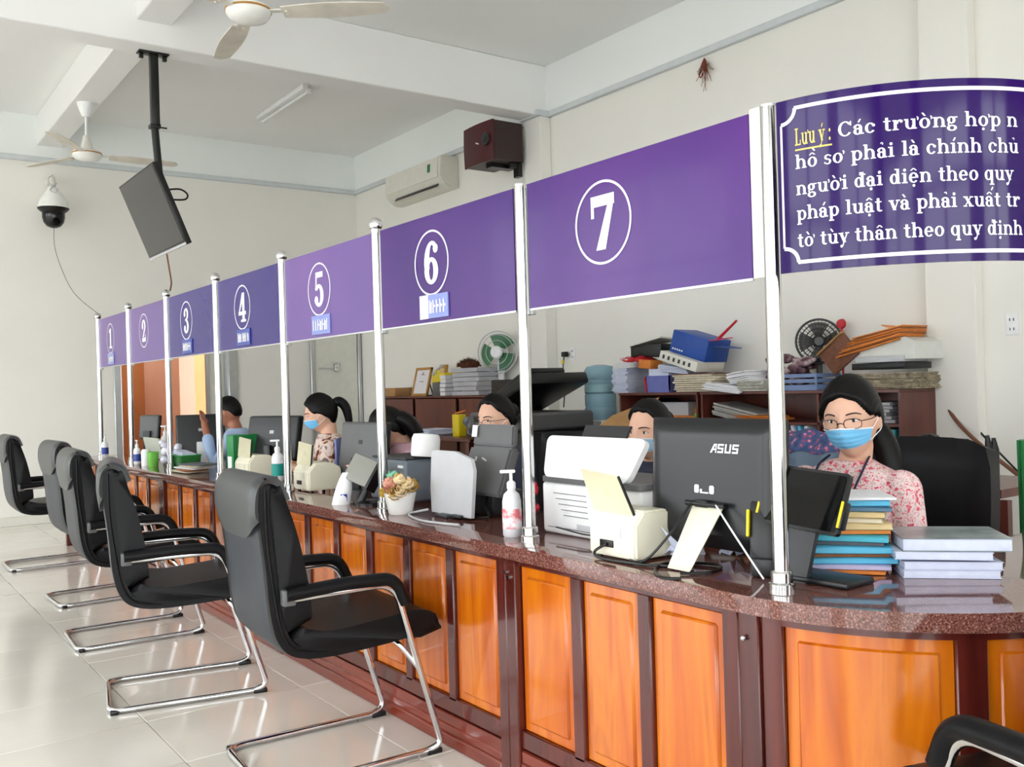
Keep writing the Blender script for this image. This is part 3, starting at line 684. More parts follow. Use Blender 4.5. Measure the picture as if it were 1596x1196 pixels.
ceiling_fan((2.0, 5.26, 3.53), 4.08, -38, 0.82, 'white ceiling fan cut by the top edge of the picture')
ceiling_fan((1.97, 9.36, 3.585), 4.08, -2, 0.82, 'white ceiling fan hanging near the dome camera and far wall')
# television on a drop pole
T = thing('television', 'black flat television hanging tilted from a ceiling pole', 'television', (1.9625, 7.25, 2.70))
tm = rotm(0, -21.7, 0)
def tv(bm_): bm_.transform(tm); return bm_
obj('cabinet', tv(box(B(), (0.02, 0, 0), (0.045, 0.94, 0.605), None, 0.006)), BLACKP, T)
obj('rear_bulge', tv(box(B(), (0.058, 0, -0.03), (0.04, 0.62, 0.36), None, 0.015)), BLACKP, T)
obj('screen', tv(bx(B(), -0.0045, -0.002, -0.455, 0.455, -0.27, 0.288)), BLACKG, T)
obj('bottom_strip', tv(bx(B(), -0.006, 0.0, -0.47, 0.47, -0.3025, -0.285)), PALEG, T)
p0, p1, p2 = at(238, 84, Z=3.91), at(243, 197, Y=7.22), at(253, 300, Y=7.22)
T = thing('tv_drop_pole', 'black steel drop pole bolted to the beam, carrying the television', 'bracket', (p0.x, p0.y, 3.915))
obj('ceiling_plate', (lambda b: (box(b, (0, 0, -0.006), (0.22, 0.09, 0.012), None, 0.003), box(b, (-0.085, 0, -0.03), (0.03, 0.03, 0.04), None, 0.004), box(b, (0.085, 0, -0.03), (0.03, 0.03, 0.04), None, 0.004), b)[-1])(B()), BLACKP, T)
obj('upper_tube', box(B(), (0.004, 0, (p1.z-3.915)/2), (0.06, 0.06, 3.915-p1.z), None, 0.008), BLACKP, T)
obj('lower_tube', tube(B(), [(p1.x-p0.x, 0, p1.z-3.90), (p2.x-p0.x, 0.0, p2.z-3.915)], 0.028, 12), BLACKP, T)
obj('clamp_collar', (lambda b: (box(b, (p1.x-p0.x, 0, p1.z-3.91), (0.075, 0.075, 0.03), None, 0.004), cyl(b, (p1.x-p0.x, 0, p1.z-3.91), (p1.x-p0.x+0.09, 0, p1.z-3.91), 0.006, n=8), b)[-1])(B()), BLACKP, T)
def cable(label, pts, r=0.004, m=BLACKP, name='cable', sub=7, group=None):
    pts = [Vector(p) for p in pts]; o0 = pts[0]
    o = obj(name, tube(B(), [p-o0 for p in smooth_path(pts, sub)], r, 7), m); o.location = o0
    return tag(o, label, 'cable', group)
cable('black cable loop sticking out behind the television', [at(258, 296, Y=7.1), at(280, 295, Y=7.1), at(292, 303, Y=7.1), at(288, 311, Y=7.1), at(264, 311, Y=7.1)], 0.007)
cable('brown cable running from the television down to a pole top', [at(260, 396, Y=7.2), at(264, 420, Y=7.15), at(267, 440, Y=7.05), Vector((XP+0.03, PY[5], 2.10))], 0.006, CARDB)
# dome camera
q = at(83, 322, Y=10.9)
T = thing('dome_camera', 'white security camera with black dome on the far wall', 'camera', q)
obj('housing', lathe(B(), [(0, 0.20), (0.05, 0.20), (0.06, 0.17), (0.10, 0.12), (0.14, 0.05), (0.155, -0.02), (0, -0.02)]), CERAM, T)
obj('skirt', lathe(B(), [(0, -0.02), (0.158, -0.02), (0.15, -0.035), (0.11, -0.07), (0, -0.07)]), BLACKP, T)
obj('dome', lathe(B(), [(0.112, -0.06), (0.112, -0.12), (0.10, -0.17), (0.07, -0.21), (0.03, -0.228), (0, -0.23)]), BLACKG, T)
obj('wall_arm', tube(B(), fillet([(0, 0, 0.18), (0, 0, 0.31), (0, 0.28, 0.31)], 0.06), 0.03, 12), OFFW, T)
obj('wiring', tube(B(), smooth_path([(0.0, -0.03, 0.33), (-0.05, -0.05, 0.28), (-0.02, -0.05, 0.21), (0.03, -0.05, 0.24), (-0.04, -0.07, 0.16), (0.01, -0.09, 0.13), (0.03, -0.08, 0.17)], 6), 0.006, 6), PALEG, T)
cable('thin wire hanging from the dome camera to the far pole', [q+Vector((0, 0, -0.23)), at(87, 393, Y=10.6), at(112, 452, Y=9.9), Vector((XP, PY[7], 2.10))], 0.0025, DARKG)
# fluorescent batten
T = thing('fluorescent_lamp', 'white fluorescent tube batten on the ceiling', 'lamp', (3.88, 9.35, ZC))
obj('batten', (lambda b: (box(b, (0, 0, -0.03), (0.06, 1.26, 0.05), None, 0.006), box(b, (0.035, 0.61, -0.065), (0.05, 0.03, 0.05), None, 0.004), box(b, (0.035, -0.61, -0.065), (0.05, 0.03, 0.05), None, 0.004), b)[-1])(B()), WHITEP, T)
obj('tube', cyl(B(), (0.035, -0.6, -0.07), (0.035, 0.6, -0.07), 0.016, n=14), LAMP, T)
# air conditioner
T = thing('air_conditioner', 'white wall-mounted air conditioner under the cornice', 'air conditioner', (XW, 8.70, 3.53))
prof = [(0, 0.0), (-0.10, -0.0), (-0.17, 0.035), (-0.225, 0.10), (-0.235, 0.16), (-0.225, 0.33), (-0.20, 0.35), (0, 0.35)]
b = B(); prism(b, prof, lambda u, v: Vector((u, 0, v)), lambda u, v: Vector((u, 1.27, v)))
bmesh.ops.bevel(b, geom=[e for e in b.edges if abs(e.verts[0].co.y-e.verts[1].co.y) < 1e-6], offset=0.008, segments=2, affect='EDGES')
obj('body', b, mat('aged_white_plastic', (216, 214, 202), 0.4), T)
obj('front_cover', (lambda b: (prism(b, [(-0.237, 0.12), (-0.243, 0.16), (-0.232, 0.335), (-0.222, 0.335), (-0.228, 0.16), (-0.226, 0.12)], lambda u, v: Vector((u, 0.06, v)), lambda u, v: Vector((u, 1.23, v))), b)[-1])(B()), OFFW, T)
obj('air_outlet', box(B(), (-0.185, 0.60, 0.055), (0.012, 0.95, 0.075), rotm(0, 40, 0), 0.003), DARKG, T)
for k in range(14): obj('vane', box(B(), (-0.192, 0.17+k*0.067, 0.05), (0.014, 0.010, 0.06), rotm(25, 40, 0)), MIDG, T)
obj('energy_label', box(B(), (-0.2425, 0.24, 0.24), (0.003, 0.055, 0.09), rotm(0, 3, 0)), GREEN, T)
# loudspeaker on the pilaster
T = thing('loudspeaker', 'maroon loudspeaker mounted on the pilaster under the beam', 'speaker', (5.31, 7.53, 3.47))
b = B(); prism(b, rrect(-0.165, 0.17, -0.25, 0.25, 0.012), lambda u, v: Vector((u, v, 0.03)), lambda u, v: Vector((u, v, 0.40)))
obj('cabinet', b, MAROOND, T)
def spf(u, v):
    y = (u-0.5)*0.5; z = 0.02+v*0.385; return Vector((-0.185-0.018*math.sin(math.pi*u)-0.006*math.sin(math.pi*v), y, z))
obj('front_grille', gridsurf(B(), spf, 12, 8, 0.02), MAROON, T)
obj('tweeter', lathe(B(), [(0.0, 0.0), (0.03, -0.004), (0.05, 0.012), (0.062, 0.014), (0.066, 0.0)], (-0.205, -0.155, 0.23), 24, Matrix.Rotation(D2R(-90), 3, 'Y')), DARKG, T)
obj('badge', box(B(), (-0.213, -0.02, 0.215), (0.004, 0.05, 0.012), rotm(20, 0, 0)), PRINTW, T)
obj('bracket', (lambda b: (bx(b, -0.10, 0.17, -0.10, 0.0, -0.01, 0.03), bx(b, 0.14, 0.19, -0.20, -0.12, -0.10, 0.03), bx(b, 0.06, 0.17, -0.19, -0.15, -0.02, 0.03), b)[-1])(B()), BLACKP, T)
# power sockets
def socket(loc, label):
    T = thing('wall_socket', label, 'socket', loc, 0, 'white wall sockets')
    obj('plate', box(B(), (-0.004, 0, 0), (0.01, 0.072, 0.125), None, 0.003), WHITEP, T)
    for z in (0.028, -0.028):
        for s in (-1, 1): obj('slot', box(B(), (-0.0095, s*0.011, z), (0.003, 0.005, 0.016)), DARKG, T)
socket((XW, 2.76, 1.62), 'white double wall socket on the bare wall at the right')
p = at(893, 552, X=XW); socket((XW, p.y, p.z), 'white wall socket with a black plug beside the pilaster')
T = thing('power_plug', 'black power plug in the socket beside the pilaster', 'plug', (XW-0.012, p.y+0.07, p.z))
obj('plug_body', box(B(), (-0.03, 0, 0), (0.05, 0.06, 0.05), None, 0.01), BLACKP, T)
obj('yellow_tag', box(B(), (-0.03, 0.03, -0.07), (0.02, 0.03, 0.03), None, 0.004), YELLOW, T)
obj('cord', tube(B(), smooth_path([(-0.03, 0.01, -0.02), (-0.03, 0.03, -0.12), (-0.04, 0.0, -0.3), (-0.03, 0.04, -0.5)], 6), 0.006, 6), DARKG, T)
# dried cobweb tuft under the cornice
q = at(1098, 108, X=XW-0.03)
b = B(); rr = random.Random(3)
for k in range(26):
    d = Vector((-abs(rr.gauss(0, .02)), rr.gauss(0, .05), -abs(rr.gauss(0.09, .06)))); tube(b, smooth_path([(0, 0, 0.09), d*0.4+Vector((0, rr.gauss(0, .01), 0.03)), d+Vector((0, 0, .03))], 4), 0.0022, 5)
ell(b, (0, 0, 0.03), (0.014, 0.02, 0.045)); tube(b, smooth_path([(0, 0.03, 0.0), (-0.01, 0.05, -0.03), (0, 0.04, -0.055), (0, 0.02, -0.02)], 5), 0.005, 6)
o = obj('dried_tuft', b, RUST); o.location = q; tag(o, 'small rusty dried tuft hanging under the cornice', 'tuft')

# ------------------------------------------------------------------ small goods on the counter
def quadslab(bm, p, thick, n_):
    """four corner points -> a solid slab of given thickness along n_"""
    n_ = Vector(n_).normalized()*thick
    a = [bm.verts.new(Vector(q)) for q in p]; c = [bm.verts.new(Vector(q)+n_) for q in p]
    bm.faces.new(a); bm.faces.new(list(reversed(c)))
    for i in range(4): bm.faces.new((a[i], c[i], c[(i+1) % 4], a[(i+1) % 4]))
    return bm
def monitor(label, loc, rz, wd, ht, lift, body=DARKG, tilt=8, stand=DARKG, logo=None, group=None, cat='monitor', thick=0.035):
    """local -Y is the back that faces the public, screen on +Y"""
    T = thing('monitor', label, cat, loc, rz, group)
    M = Matrix.Translation((0, 0, lift)) @ rotm(-tilt, 0, 0)
    b = B(); prism(b, rrect(-wd/2, wd/2, 0, ht, 0.012), lambda u, v: Vector((u, 0, v)), lambda u, v: Vector((u, thick*0.6, v)))
    b.transform(M); obj('bezel', b, BLACKP, T)
    b = B(); box(b, (0, -thick*0.25, ht/2), (wd*0.985, thick*0.9, ht*0.97), None, thick*0.42, 4); b.transform(M); obj('back_cover', b, body, T, ang=60)
    b = B(); bx(b, -wd/2+0.012, wd/2-0.012, thick*0.6, thick*0.6+0.002, 0.02, ht-0.012); b.transform(M); obj('screen', b, BLACKG, T)
    b = B(); box(b, (0, -0.035, (lift+ht*0.35)/2), (0.07, 0.022, lift+ht*0.35), rotm(0, 0, 0), 0.006); obj('stand_neck', b, stand, T)
    b = B(); prism(b, rrect(-0.11, 0.11, -0.10, 0.09, 0.03), lambda u, v: Vector((u, v, 0)), lambda u, v: Vector((u, v, 0.012))); obj('stand_base', b, stand, T)
    if logo:
        b = B(); box(b, (0, -thick*0.71, ht*0.62), (0.035, 0.002, 0.022)); b.transform(M); obj('logo', b, logo, T)
    return T
RZ = -90.0      # rotates local -Y to face -X (the public side)
# all-in-one computer at window seven
T = thing('all_in_one_computer', 'large black all-in-one computer seen from behind at window seven', 'computer', (2.075, 1.895, ZT), RZ)
wd, z0, z1 = 0.50, 0.045, 0.425
M = rotm(-3, 0, 0)
b = B(); prism(b, rrect(-wd/2, wd/2, z0, z1, 0.014), lambda u, v: Vector((u, 0.0, v)), lambda u, v: Vector((u, 0.025, v))); b.transform(M); obj('bezel', b, BLACKP, T)
def aio(u, v):
    x = (u-0.5)*wd; z = z0+(z1-z0)*v; e = min(u, 1-u)*wd; f = min(v, 1-v)*(z1-z0); d = min(1, min(e, f)/0.05)
    return M @ Vector((x*0.995, -0.03*math.sin(d*math.pi/2), z))
obj('back_cover', gridsurf(B(), aio, 30, 26), mat('charcoal_shell', (26, 27, 30), 0.3, noise=(6, 0.05)), T, ang=80)
b = B(); bx(b, -wd/2+0.01, wd/2-0.01, 0.025, 0.027, z0+0.05, z1-0.01); b.transform(M); obj('screen', b, BLACKG, T)
# maker's lettering, slanted
def blk(s):
    seg = {'/': [[(0, 0), (.22, 0), (.62, 1), (.4, 1)], [(.4, 1), (.75, 1), (.75, .82), (.45, .82)], [(.62, 0), (.75, 0), (.75, .8), (.62, .8)], [(.3, .3), (.65, .3), (.65, .45), (.36, .45)]],
           'S': [[(0, 0), (.7, 0), (.7, .2), (0, .2)], [(0, .42), (.7, .42), (.7, .6), (0, .6)], [(.0, .8), (.72, .8), (.72, 1), (.0, 1)], [(0, .5), (.18, .5), (.18, .9), (0, .9)], [(.52, .1), (.7, .1), (.7, .5), (.52, .5)]],
           'U': [[(0, 0), (.72, 0), (.72, .2), (0, .2)], [(0, .1), (.18, .1), (.18, 1), (0, 1)], [(.54, .1), (.72, .1), (.72, 1), (.54, 1)]]}
    out = []; x = 0
    for c in s:
        out += [[(px+x+py*0.12, py) for px, py in p] for p in seg[c]]; x += .88
    return out, x
ps, lw = blk('/SUS')
def onback(u, v, off=0.0012): return M @ Vector((u, -0.030-off, v))
obj('maker_lettering', polys_mesh(ps, lambda u, v: onback(0.015+u*0.031, 0.325+v*0.026), (0, -1, 0)), PRINTW, T)
ps = [rrect(0.0, 0.018, 0, 0.024, 0.005, 3), rrect(0.058, 0.076, 0, 0.024, 0.005, 3), [(.022, 0), (.055, 0), (.055, .004), (.022, .004)], [(.022, 0), (.03, 0), (.03, .012), (.022, .012)]]
obj('sticker_marks', polys_mesh(ps, lambda u, v: onback(-0.045+u, 0.205+v), (0, -1, 0)), PRINTW, T)
obj('kickstand', (lambda b: (quadslab(b, [(-0.03, -0.155, 0.004), (0.055, -0.155, 0.004), (0.075, -0.03, 0.175), (-0.04, -0.03, 0.175)], 0.012, (0, 0.8, 0.6)), b)[-1])(B()), CREAM, T)
obj('hinge', (lambda b: (cyl(b, (-0.06, -0.04, 0.178), (0.09, -0.04, 0.178), 0.008, n=10), box(b, (0.0, -0.035, 0.178), (0.05, 0.02, 0.02), None, 0.004), b)[-1])(B()), BLACKP, T)
obj('cable', tube(B(), smooth_path([(-0.035, -0.045, 0.178), (-0.045, -0.12, 0.10), (-0.10, -0.17, 0.02), (-0.18, -0.16, 0.006), (-0.20, -0.10, 0.006)], 7), 0.004, 7), BLACKP, T)
obj('white_cable', tube(B(), smooth_path([(0.06, -0.045, 0.18), (0.10, -0.06, 0.15), (0.2, -0.08, 0.06), (0.26, -0.09, 0.006)], 7), 0.0028, 7), WHITEP, T)
# crumpled papers behind the stand
for k, (px, py, sz) in enumerate(((1060, 872, 0.035), (1160, 868, 0.05))):
    q = at(px, py, Z=ZT); b = B(); rr = random.Random(k+20)
    pts = [[rr.uniform(-.012, .012) for _ in range(9)] for _ in range(9)]
    def cr(u, v): i, j = int(u*8), int(v*8); return Vector(((u-.5)*sz*2.6+pts[i][j], (v-.5)*sz*2.6+pts[j][i], 0.004+abs(pts[(i+3) % 9][j])*2.6+(0.02 if 0.3 < u < .7 and .3 < v < .7 else 0)))
    o = obj('crumpled_paper', gridsurf(B(), cr, 8, 8, 0.0015), PAPERB, ang=5); o.location = (q.x+0.02, q.y, ZT)
    tag(o, ['small crumpled sheet of paper left of the cream kickstand', 'crumpled bluish paper lying under the large black computer'][k], 'paper')
cable('black power cable looping across the worktop before the black computer', [Vector((p.x, p.y, ZT+0.005)) for p in (at(1062, 905, Z=ZT), at(1030, 903, Z=ZT), at(1022, 888, Z=ZT), at(1050, 880, Z=ZT), at(1120, 884, Z=ZT), at(1110, 895, Z=ZT), at(1060, 897, Z=ZT))], 0.0045)
# cream note detectors
def detector(label, loc, rz, group, sz=(0.20, 0.19, 0.145)):
    T = thing('note_detector', label, 'machine', loc, rz, group)
    a, d, h = sz
    b = B(); prism(b, [(-d/2, 0.006), (d/2, 0.006), (d/2, h*0.8), (d*0.2, h), (-d*0.30, h), (-d/2, h*0.72)], lambda u, v: Vector((-a/2, u, v)), lambda u, v: Vector((a/2, u, v)))
    bmesh.ops.recalc_face_normals(b, faces=b.faces); bmesh.ops.bevel(b, geom=list(b.edges), offset=0.007, segments=2, affect='EDGES'); obj('body', b, CREAM, T)
    tr = obj('feed_tray', (lambda b: (quadslab(b, [(-a*0.50, -d*0.38, h*0.92), (a*0.36, -d*0.38, h*0.90), (-a*0.40, d*0.05, h+0.085), (-a*1.25, d*0.05, h+0.10)], 0.006, (0, 1, 0.4)), b)[-1])(B()), mat('aged_cream_plastic', (222, 216, 184), 0.4), T)
    obj('tray_edge', tube(B(), [(a*0.37, -d*0.36, h*0.90), (-a*0.38, d*0.07, h+0.085)], 0.005, 6), BLACKP, tr)
    obj('socket_plate', box(B(), (-a*0.10, -d/2-0.001, 0.045), (0.06, 0.006, 0.022), None, 0.002), BLACKP, T)
    obj('button', box(B(), (a*0.2, -d/2, h*0.55), (0.004, 0.004, 0.03)), PALEG, T)
    for sx in (-1, 1):
        for sy in (-1, 1): obj('rubber_foot', cyl(B(), (sx*a*.38, sy*d*.38, 0), (sx*a*.38, sy*d*.38, 0.008), 0.01, n=10), BLACKP, T)
    return T
GD = 'cream note detectors on the counter'
det = detector('cream note detector with raised tray beside the black computer', (2.01, 2.155, ZT), RZ, GD, (0.21, 0.19, 0.15))
cable('black mains cable from the nearest cream note detector', [Vector((1.908, 2.17, ZT+0.045)), Vector((1.885, 2.20, ZT+0.02)), Vector((1.88, 2.16, ZT+0.005)), Vector((1.895, 2.02, ZT+0.005)), Vector((1.93, 1.95, ZT+0.005)), Vector((1.97, 1.87, ZT+0.005))], 0.0045)
dup(det, (2.13, 4.78, ZT), RZ, 'cream note detector between the fourth and fifth poles, behind the nearest chair back', GD)
dup(det, (2.14, 5.72, ZT), RZ+4, 'pale note detector with lifted tray under window sign four', GD)
# white document printer
T = thing('printer', 'white printer with a raised paper tray at window seven', 'printer', (2.24, 2.465, ZT), RZ)
obj('body', box(B(), (0, 0, 0.0925), (0.52, 0.30, 0.185), None, 0.014, 3), WHITEP, T)
obj('dark_seam', (lambda b: (prism(b, rrect(-0.265, 0.265, -0.155, 0.155, 0.03), lambda u, v: Vector((u, v, 0.186)), lambda u, v: Vector((u, v, 0.204))), b)[-1])(B()), MIDG, T)
b = B(); poly = rrect(-0.285, 0.225, 0, 0.155, 0.03); poly = [(x*(0.86+0.18*z/0.155), z) for x, z in poly]
prism(b, poly, lambda u, v: Vector((u, -0.14+v*0.42-0.012, 0.204+v*0.93)), lambda u, v: Vector((u, -0.14+v*0.42+0.008, 0.196+v*0.93))); obj('paper_tray', b, WHITEP, T)
obj('tray_extension', (lambda b: (quadslab(b, [(-0.16, -0.05, 0.32), (0.07, -0.05, 0.32), (0.085, -0.02, 0.385), (-0.155, -0.02, 0.385)], 0.008, (0, 1, -.3)), b)[-1])(B()), DARKG, T)
for k in range(5): obj('vent', box(B(), (-0.10+0.008*k, -0.151, 0.148-0.019*k), (0.18-0.012*k, 0.003, 0.002)), MIDG, T)
obj('label_strip', box(B(), (-0.02, -0.151, 0.038), (0.085, 0.003, 0.018)), PALEG, T)
obj('base_seam', box(B(), (0, -0.1505, 0.025), (0.45, 0.003, 0.002)), MIDG, T)
cable('grey lead lying before the white printer', [Vector((2.07, 2.62, ZT+0.03)), Vector((2.06, 2.54, ZT+0.028)), Vector((2.05, 2.46, ZT+0.026)), Vector((2.06, 2.42, ZT+0.024))], 0.003, DARKG)
# red ornament glimpsed between pole and printer
q = at(836, 800, X=2.12); b = B(); rr = random.Random(5)
for k in range(14): ell(b, (rr.uniform(-.015, .015), rr.uniform(-.015, .015), 0.02+0.012*k), 0.014, u=8, v=6)
o = obj('red_ornament', b, RED); o.location = (2.10, q.y, ZT); tag(o, 'red beaded ornament between the pole and the white printer', 'ornament')
# pump bottles
def pump(label, loc, s, m, band=None, group=None, rz=200):
    T = thing('pump_bottle', label, 'bottle', loc, rz, group)
    obj('bottle', lathe(B(), [(0, 0), (0.030*s, 0), (0.034*s, 0.006*s), (0.034*s, 0.125*s), (0.028*s, 0.15*s), (0.014*s, 0.163*s), (0.014*s, 0.175*s), (0, 0.175*s)], n=24), m, T)
    obj('collar', lathe(B(), [(0, .170*s), (.016*s, .170*s), (.016*s, .19*s), (.010*s, .197*s), (0, .197*s)], n=18), WHITEP, T)
    b = B(); cyl(b, (0, 0, .19*s), (0, 0, .226*s), .006*s, n=10); box(b, (.012*s, 0, .231*s), (.055*s, .016*s, .012*s), None, .004*s); obj('pump_head', b, WHITEP, T)
    if band: obj('label_band', lathe(B(), [(.0345*s, .03*s), (.0350*s, .03*s), (.0350*s, .10*s), (.0345*s, .10*s)], n=24), band, T)
    return T
GP = 'hand sanitiser pump bottles'
q = at(797, 838, Z=ZT); pump('white hand sanitiser pump bottle beside the pole under sign seven', (q.x+0.02, q.y+0.02, ZT), 1.0, mat('milky_plastic', (232, 232, 236), 0.3, trans=0.15), FILTER, GP, 150)
q = at(436, 752, Z=ZT); pump('white pump bottle with teal label below the fourth pole', (q.x+0.03, q.y+0.1, ZT), 1.05, WHITEP, TEAL, GP, 150)
q = at(230, 712, Z=ZT); pump('white pump bottle with green band beside the green cup', (q.x+0.1, q.y-.2, ZT), 1.15, WHITEP, GREEN, GP, 120)
q = at(204, 725, Z=ZT); pump('small clear pump bottle at the second farthest pole', (1.93, 7.72, ZT), 0.8, WHITEP, BLUEP, GP, 90)
q = at(157, 712, Z=ZT); pump('tiny white bottle on the far counter end', (1.96, 8.93, ZT), 0.85, WHITEP, BLUEP, GP, 70)
# grey document scanner + pale panel + grey box + roll
T = thing('document_scanner', 'mid-grey upright document scanner beside the white pump bottle', 'scanner', (2.25, 3.25, ZT), RZ)
b = B(); quadslab(b, [(-0.16, -0.10, 0.09), (0.16, -0.10, 0.09), (0.15, -0.02, 0.285), (-0.15, -0.02, 0.285)], 0.05, (0, 1, -.25)); bmesh.ops.recalc_face_normals(b, faces=b.faces); bmesh.ops.bevel(b, geom=list(b.edges), offset=0.01, segments=2, affect='EDGES'); obj('lower_cover', b, MIDG, T)
b = B(); quadslab(b, [(-0.15, -0.015, 0.285), (0.15, -0.015, 0.285), (0.14, 0.0, 0.375), (-0.13, 0.0, 0.375)], 0.03, (0, 1, -.1)); bmesh.ops.recalc_face_normals(b, faces=b.faces); bmesh.ops.bevel(b, geom=list(b.edges), offset=0.008, segments=2, affect='EDGES'); obj('upper_tray', b, MIDG, T)
obj('base', (lambda b: (box(b, (-0.05, 0.02, 0.05), (0.22, 0.16, 0.10), None, 0.012), b)[-1])(B()), DARKG, T)
obj('white_sticker', box(B(), (-0.125, -0.014, 0.345), (0.035, 0.004, 0.05), rotm(-9, 0, 0)), PRINTW, T)
obj('logo', (lambda b: (box(b, (0.03, -0.075, 0.235), (0.03, 0.004, 0.006), rotm(-22, 20, 0)), box(b, (-0.03, -0.075, 0.235), (0.01, 0.004, 0.018), rotm(-22, 0, 0)), b)[-1])(B()), PALEG, T)
obj('blue_card', box(B(), (-0.10, -0.065, 0.06), (0.04, 0.004, 0.05)), FBLUE, T)
obj('cable', tube(B(), smooth_path([(0.02, -0.06, 0.08), (0.04, -0.08, 0.04), (0.10, -0.11, 0.006), (0.02, -0.16, 0.005), (-0.08, -0.14, 0.005)], 6), 0.006, 7), BLACKP, T)
T = thing('upright_board', 'pale grey upright panel with rounded corner beside the flower pot', 'panel', (2.07, 3.305, ZT), RZ)
poly = [(-0.155, 0.0), (0.15, 0.0), (0.16, 0.19), (0.14, 0.235), (0.02, 0.262), (-0.155, 0.262), (-0.17, 0.245), (-0.17, 0.1)]
b = B(); prism(b, poly, lambda u, v: Vector((u, -0.01+v*0.06, v+0.008)), lambda u, v: Vector((u, 0.006+v*0.06, v+0.008))); obj('board', b, PALEG, T)
obj('foot', (lambda b: (box(b, (-0.02, 0.0, 0.006), (0.10, 0.10, 0.012), None, 0.003), box(b, (0.06, -0.02, 0.01), (0.07, 0.02, 0.012), None, 0.003), b)[-1])(B()), DARKG, T)
obj('lead', tube(B(), smooth_path([(-0.15, -0.03, 0.02), (-0.19, -0.06, 0.01), (-0.16, -0.12, 0.006), (0.05, -0.17, 0.006), (0.25, -0.13, 0.006)], 6), 0.005, 7), PALEG, T)
T = thing('grey_box_printer', 'slate grey box-shaped printer behind the flower pot', 'printer', (2.27, 4.02, ZT), RZ)
obj('body', box(B(), (0, 0, 0.10), (0.36, 0.24, 0.20), None, 0.016, 3), mat('slate_plastic', (104, 112, 122), 0.45, noise=(6, 0.1)), T)
obj('top_lid', box(B(), (0, 0.0, 0.204), (0.34, 0.22, 0.012), None, 0.005), DARKG, T)
obj('white_tab', box(B(), (0.14, -0.122, 0.17), (0.05, 0.004, 0.012)), PRINTW, T)
T = thing('tissue_roll', 'white paper roll standing on the grey box printer', 'paper roll', (2.27, 3.80+0.06, ZT+0.211))
obj('roll', lathe(B(), [(0.02, 0), (0.064, 0.0), (0.068, 0.01), (0.068, 0.085), (0.06, 0.105), (0.02, 0.11)], n=28, M=rotm(0, 6, 0).to_3x3()), mat('tissue', (238, 238, 238), 0.85), T)
# flower pot
T = thing('flower_pot', 'white pot of artificial yellow and pink roses on the counter edge', 'flower pot', (1.965, 3.56, ZT))
obj('pot', lathe(B(), [(0, 0), (0.048, 0), (0.052, 0.006), (0.066, 0.075), (0.070, 0.09), (0.064, 0.092), (0.06, 0.08), (0, 0.078)], n=28), CERAM, T)
rr = random.Random(11)
cols = [PETALY, PETALP, PETALC, PETALY, PETALG, PETALP, PETALC, PETALY, PETALY, PETALP, PETALC, PETALY]
spots = [(-.03, .05, .115), (-.05, -.01, .12), (-.03, -.06, .11), (.0, .02, .155), (-.01, .045, .165), (-.045, .025, .14), (-.02, -.03, .155), (.03, -.05, .13), (-.05, -.045, .10), (.04, .03, .13), (.0, -.065, .14), (-.045, .065, .10)]
for (x, y, z), m in zip(spots, cols):
    b = B()
    for k in range(9):
        a = k*2.4; r_ = 0.006+0.0022*k; el_ = 0.9-0.1*k
        def pet(u, v, a=a, r_=r_): 
            aa = a+(u-.5)*1.7; rad = r_+0.010*v+0.005*math.sin(v*3); return Vector((rad*math.cos(aa), rad*math.sin(aa), -0.012+0.030*v*(1-0.06*k)-0.004*k*0.5+0.003*math.sin(u*9)))
        gridsurf(b, pet, 5, 3)
    o = obj('rose', b, m, T, ang=70, recalc=False); o.location = (x, y, z); o.rotation_euler = (rr.uniform(-.5, .5)+(-y*6), rr.uniform(-.3, .3)+x*6, 0)
b = B()
for k in range(18):
    a = rr.uniform(0, 6.28); d = Vector((math.cos(a), math.sin(a), rr.uniform(-.1, .5))); p = Vector((0, 0, 0.09))+d*rr.uniform(.03, .06); s = d.cross(Vector((0, 0, 1))).normalized()*0.012
    b.faces.new([b.verts.new(p), b.verts.new(p+d*0.02+s), b.verts.new(p+d*0.045), b.verts.new(p+d*0.02-s)])
obj('leaves', b, LEAF, T)
# small tilted customer display, dark stand, wipes packet, blue folder
T = thing('customer_display', 'small grey tilted customer display beside the flower pot', 'display', (2.02, 3.98, ZT), RZ+12)
b = B(); box(b, (0, 0, 0), (0.17, 0.02, 0.13), None, 0.006); b.transform(Matrix.Translation((0.0, -0.03, 0.16)) @ rotm(-28, 14, 0)); obj('panel', b, mat('grey_green_plastic', (138, 138, 130), 0.45), T)
b = B(); box(b, (0.09, 0.02, 0), (0.02, 0.06, 0.14), None, 0.004); b.transform(Matrix.Translation((0.0, -0.03, 0.16)) @ rotm(-28, 14, 0)); obj('side', b, BLACKP, T)
obj('arm', tube(B(), [(0.03, 0.0, 0.11), (0.0, -0.04, 0.01)], [0.014, 0.018], 10), DARKG, T)
obj('base', lathe(B(), [(0, 0), (0.07, 0), (0.07, 0.01), (0.05, 0.02), (0, 0.022)], (0.02, 0.0, 0)), BLACKP, T)
obj('yellow_tab', box(B(), (-0.085, 0.02, 0.15), (0.03, 0.01, 0.05), rotm(0, 20, 0)), YELLOW, T)
b = B()
def wp(u, v): y = (u-.5); return Vector(((v-.5)*0.02*(1-u)+0.0, (0.05*(1-u*0.8))*(v-.5)*2, u*0.15)) + Vector((0.012*math.sin(v*math.pi)*(1-u), 0, 0))
T = thing('wipes_packet', 'white wet-wipes packet standing on the counter edge', 'packet', (1.93, 4.07, ZT), 62)
b = B(); rings = []
for i in range(7):
    u = i/6; hw = 0.045*(1-0.55*u*u); dp = 0.03*(1-u)**0.7+0.003
    rings.append([b.verts.new((dp*math.cos(a)-0.02*u, hw*math.sin(a)-0.03*u, 0.15*u)) for a in [2*math.pi*k/14 for k in range(14)]])
ring_faces(b, rings); obj('pouch', b, WHITEP, T)
